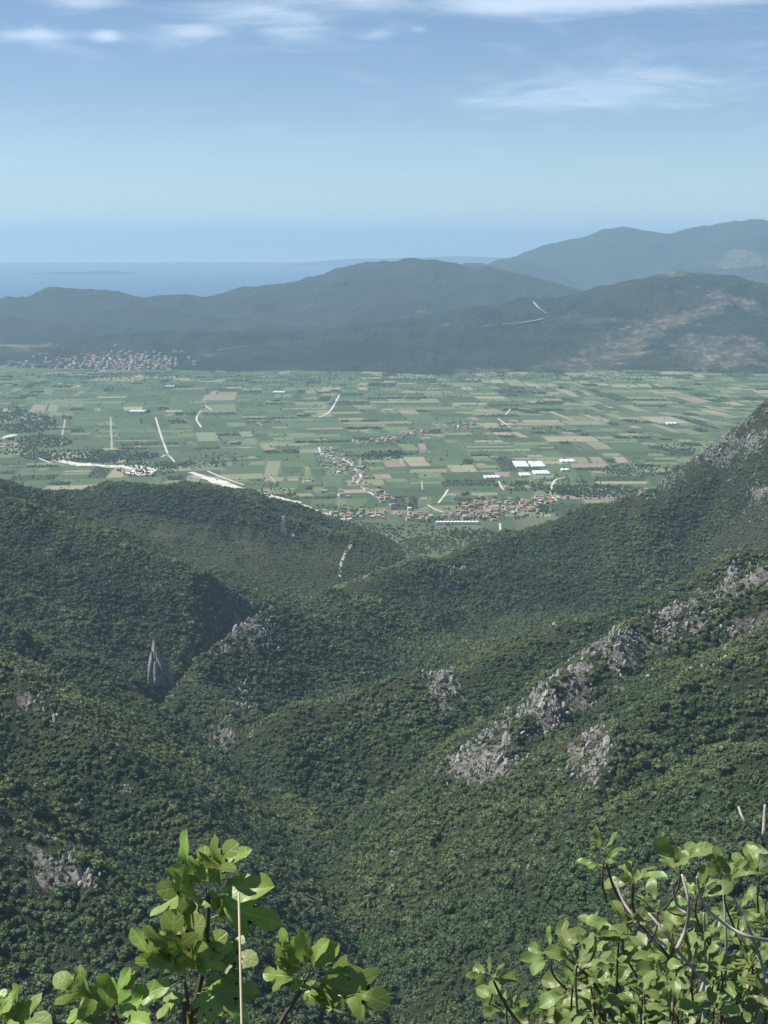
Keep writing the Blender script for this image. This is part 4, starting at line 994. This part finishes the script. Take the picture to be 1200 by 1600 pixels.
for (c, Yc, tips) in CL:
    for t in tips:
        b = Vector(VP(*z7(c[0] + (t[0] - c[0]) * .10 + rs.uniform(-8, 8), c[1] + (t[1] - c[1]) * .10 + rs.uniform(-10, 16)), Yc + rs.uniform(-.02, .02)))
        up = t[1] < c[1] - 40
        te = VP(*z7(*t), Yc + (rs.uniform(-.05, .03) if up else rs.uniform(-.09, .05)))
        L = (te - b).length
        put_leaf(b - foot, te - foot, rs.choice([BIG[0], BIG[1], BIG[2], BIG[3], BIG[0]] if up else [BIG[0], BIG[0], BIG[1], BIG[2], BIG[3], BIG[5]]) if L > .05 else rs.choice(BIG[2:5]), fig, rs, (-.55, -.95, .45) if up else (-.45, -.6, .9), rs.uniform(.85, 1.1))
# right: dense twiggy fig bush
bush = empty('fig_bush', (0, 0, 0), 0, label='dense fig bush with small leaves and bare pale grey twigs', category='bush')
bf_ = Vector((.78, 3.75, gl(.78, 3.75) - .05)); bush.location = bf_
def lb(p): return Vector(p) - bf_
core = bf_ + Vector((0, 0, .55))
limb('trunk', [lb(bf_), lb(bf_ + Vector((.03, .02, .3))), lb(core)], .035, .022, M_twig, bush)
TW = [([(1000, 640), (900, 530), (860, 470), (800, 400)], 3.5), ([(895, 520), (925, 450), (935, 370), (912, 270)], 3.45), ([(930, 400), (895, 370), (880, 300)], 3.45), ([(1250, 505), (1200, 492), (1140, 480), (1060, 440), (985, 370), (962, 280)], 3.42), ([(1200, 640), (1170, 540), (1135, 450), (1085, 350)], 3.55),
      ([(1300, 300), (1200, 160), (1125, 95), (1102, 45)], 3.42), ([(1185, 140), (1190, 36)], 3.42), ([(860, 520), (800, 450), (755, 415), (715, 360), (690, 295)], 3.8), ([(700, 800), (620, 640), (540, 560), (480, 520)], 3.8), ([(420, 840), (330, 720), (280, 625)], 3.5), ([(960, 700), (990, 600), (985, 400)], 3.85), ([(1100, 800), (1060, 640), (1060, 500), (1050, 300)], 3.9), ([(770, 470), (690, 330), (655, 220)], 3.85), ([(880, 560), (760, 420), (745, 300)], 3.8)]
for pts, Yt in TW:
    pale = pts[-1] not in ((655, 220), (745, 300), (280, 625), (480, 520))
    w3 = [VP(*z8(*p), Yt + .04 * math.sin(i * 2.1)) for i, p in enumerate(pts)]
    limb('twig', [lb(q) for q in w3], 0.0055, .0030, M_twig if pale else M_stem, bush)
for u_, v_ in ((1000, 640), (700, 800), (420, 840), (1200, 640), (1300, 300), (1100, 800)):
    limb('branch', [lb(core), lb((core + VP(*z8(u_, v_), 3.75)) / 2 + Vector((0, 0, -.03))), lb(VP(*z8(u_, v_), 3.72))], .012, .006, M_twig, bush)
CR = [(650, 215, 7), (750, 292, 8), (905, 238, 8), (1062, 285, 8), (1172, 268, 8), (1235, 220, 5), (275, 615, 9), (325, 722, 9), (480, 520, 8), (620, 462, 9), (545, 640, 9), (720, 445, 8), (830, 385, 7), (965, 330, 7), (1105, 400, 8), (1195, 440, 8), (700, 560, 9), (850, 600, 9), (780, 690, 9), (950, 560, 9), (1050, 620, 9), (1150, 560, 9), (620, 740, 9), (480, 710, 8), (420, 770, 7), (900, 720, 9), (1020, 720, 9), (1120, 680, 9), (1195, 700, 8), (760, 770, 8), (560, 560, 7), (1010, 470, 7), (880, 470, 7), (700, 500, 6), (1190, 580, 6)]
CR = [c for c in CR]
nleaf = 0
for (cu, cv, k) in CR:
    Yc = rs.uniform(3.5, 4.0); c = VP(*z8(cu, cv), Yc)
    a0 = rs.uniform(0, 6.28)
    for j in range(k):
        if nleaf >= 298: break
        a = a0 + 2.4 * j; el_ = rs.uniform(-.2, .75) if j < k - 2 else rs.uniform(.9, 1.3)
        d = Vector((math.cos(a) * math.cos(el_), math.sin(a) * math.cos(el_) * .8, math.sin(el_))).normalized(); L = rs.uniform(.056, .098) * (.8 if j >= k - 2 else 1)
        b = c + d * .008 + Vector((0, 0, rs.uniform(-.03, .01)))
        put_leaf(b - bf_, b + d * L - bf_, rs.choice(SMALL), bush, rs, (-.4, -.35, .8), rs.uniform(.78, 1.08)); nleaf += 1
    limb('shoot', [lb(c + Vector((rs.uniform(-.05, .05), rs.uniform(.02, .1), -.16))), lb(c + Vector((0, .01, -.07))), lb(c)], .0032, .0025, M_stem, bush)
# a second bush close behind fills in the lower corner
bush2 = empty('fig_bush', (0, 0, 0), 0, label='leafy fig bush half hidden behind the twiggy one, low in the corner', category='bush')
b2 = Vector((.86, 4.35, gl(.86, 4.35) - .05)); bush2.location = b2; core2 = b2 + Vector((0, 0, .6))
limb('trunk', [tuple(Vector((0, 0, 0))), (.02, .02, .3), (0, 0, .6)], .03, .02, M_twig, bush2)
nl = 0
for j in range(36):
    cu, cv = rs.uniform(560, 1260), 0; cv = rs.uniform(470 + max(0, 900 - cu) * .5, 800); c = VP(*z8(cu, cv), rs.uniform(4.15, 4.55)); a0 = rs.uniform(0, 6.28)
    limb('stem', [core2 - b2, (core2 + c) / 2 - b2 + Vector((rs.uniform(-.04, .04), 0, -.05)), c - b2], .007, .003, M_stem, bush2)
    for q in range(8):
        a = a0 + 2.4 * q; el_ = rs.uniform(-.2, .75) if q < 6 else rs.uniform(.9, 1.3)
        d = Vector((math.cos(a) * math.cos(el_), math.sin(a) * math.cos(el_) * .8, math.sin(el_))).normalized(); L = rs.uniform(.06, .10); b = c + d * .008 + Vector((0, 0, rs.uniform(-.03, .01)))
        put_leaf(b - b2, b + d * L - b2, rs.choice(SMALL), bush2, rs, (-.4, -.35, .8), rs.uniform(.78, 1.08))
# dry stalk
sb = VP(373, 1395, 2.7); gx_ = sb.x + .004; st = empty('dry_stalk', (gx_, 2.7, gl(gx_, 2.7) - .03), label='thin straight straw-coloured dry stalk standing beside the fig stem', category='stalk')
M_straw = mat('straw', lambda nn: princ(nn, nn.mix(nn.noise(nn.pos(), 40, 3), (.50, .43, .26), (.66, .58, .38)), .7))
o_ = Vector(st.location)
obj('stem', tube([(0, 0, 0), tuple((sb - o_) * .5 + Vector((.002, 0, 0))), tuple(sb - o_)], [.0034, .003, .0022], 7), M_straw, st)
for f_ in (.35, .6, .82):
    q = (sb - o_) * f_; obj('node', tube([tuple(q + Vector((.001, 0, -.006))), tuple(q + Vector((.001, 0, 0))), tuple(q + Vector((.001, 0, .006)))], [.003, .0042, .003], 7), M_straw, st)
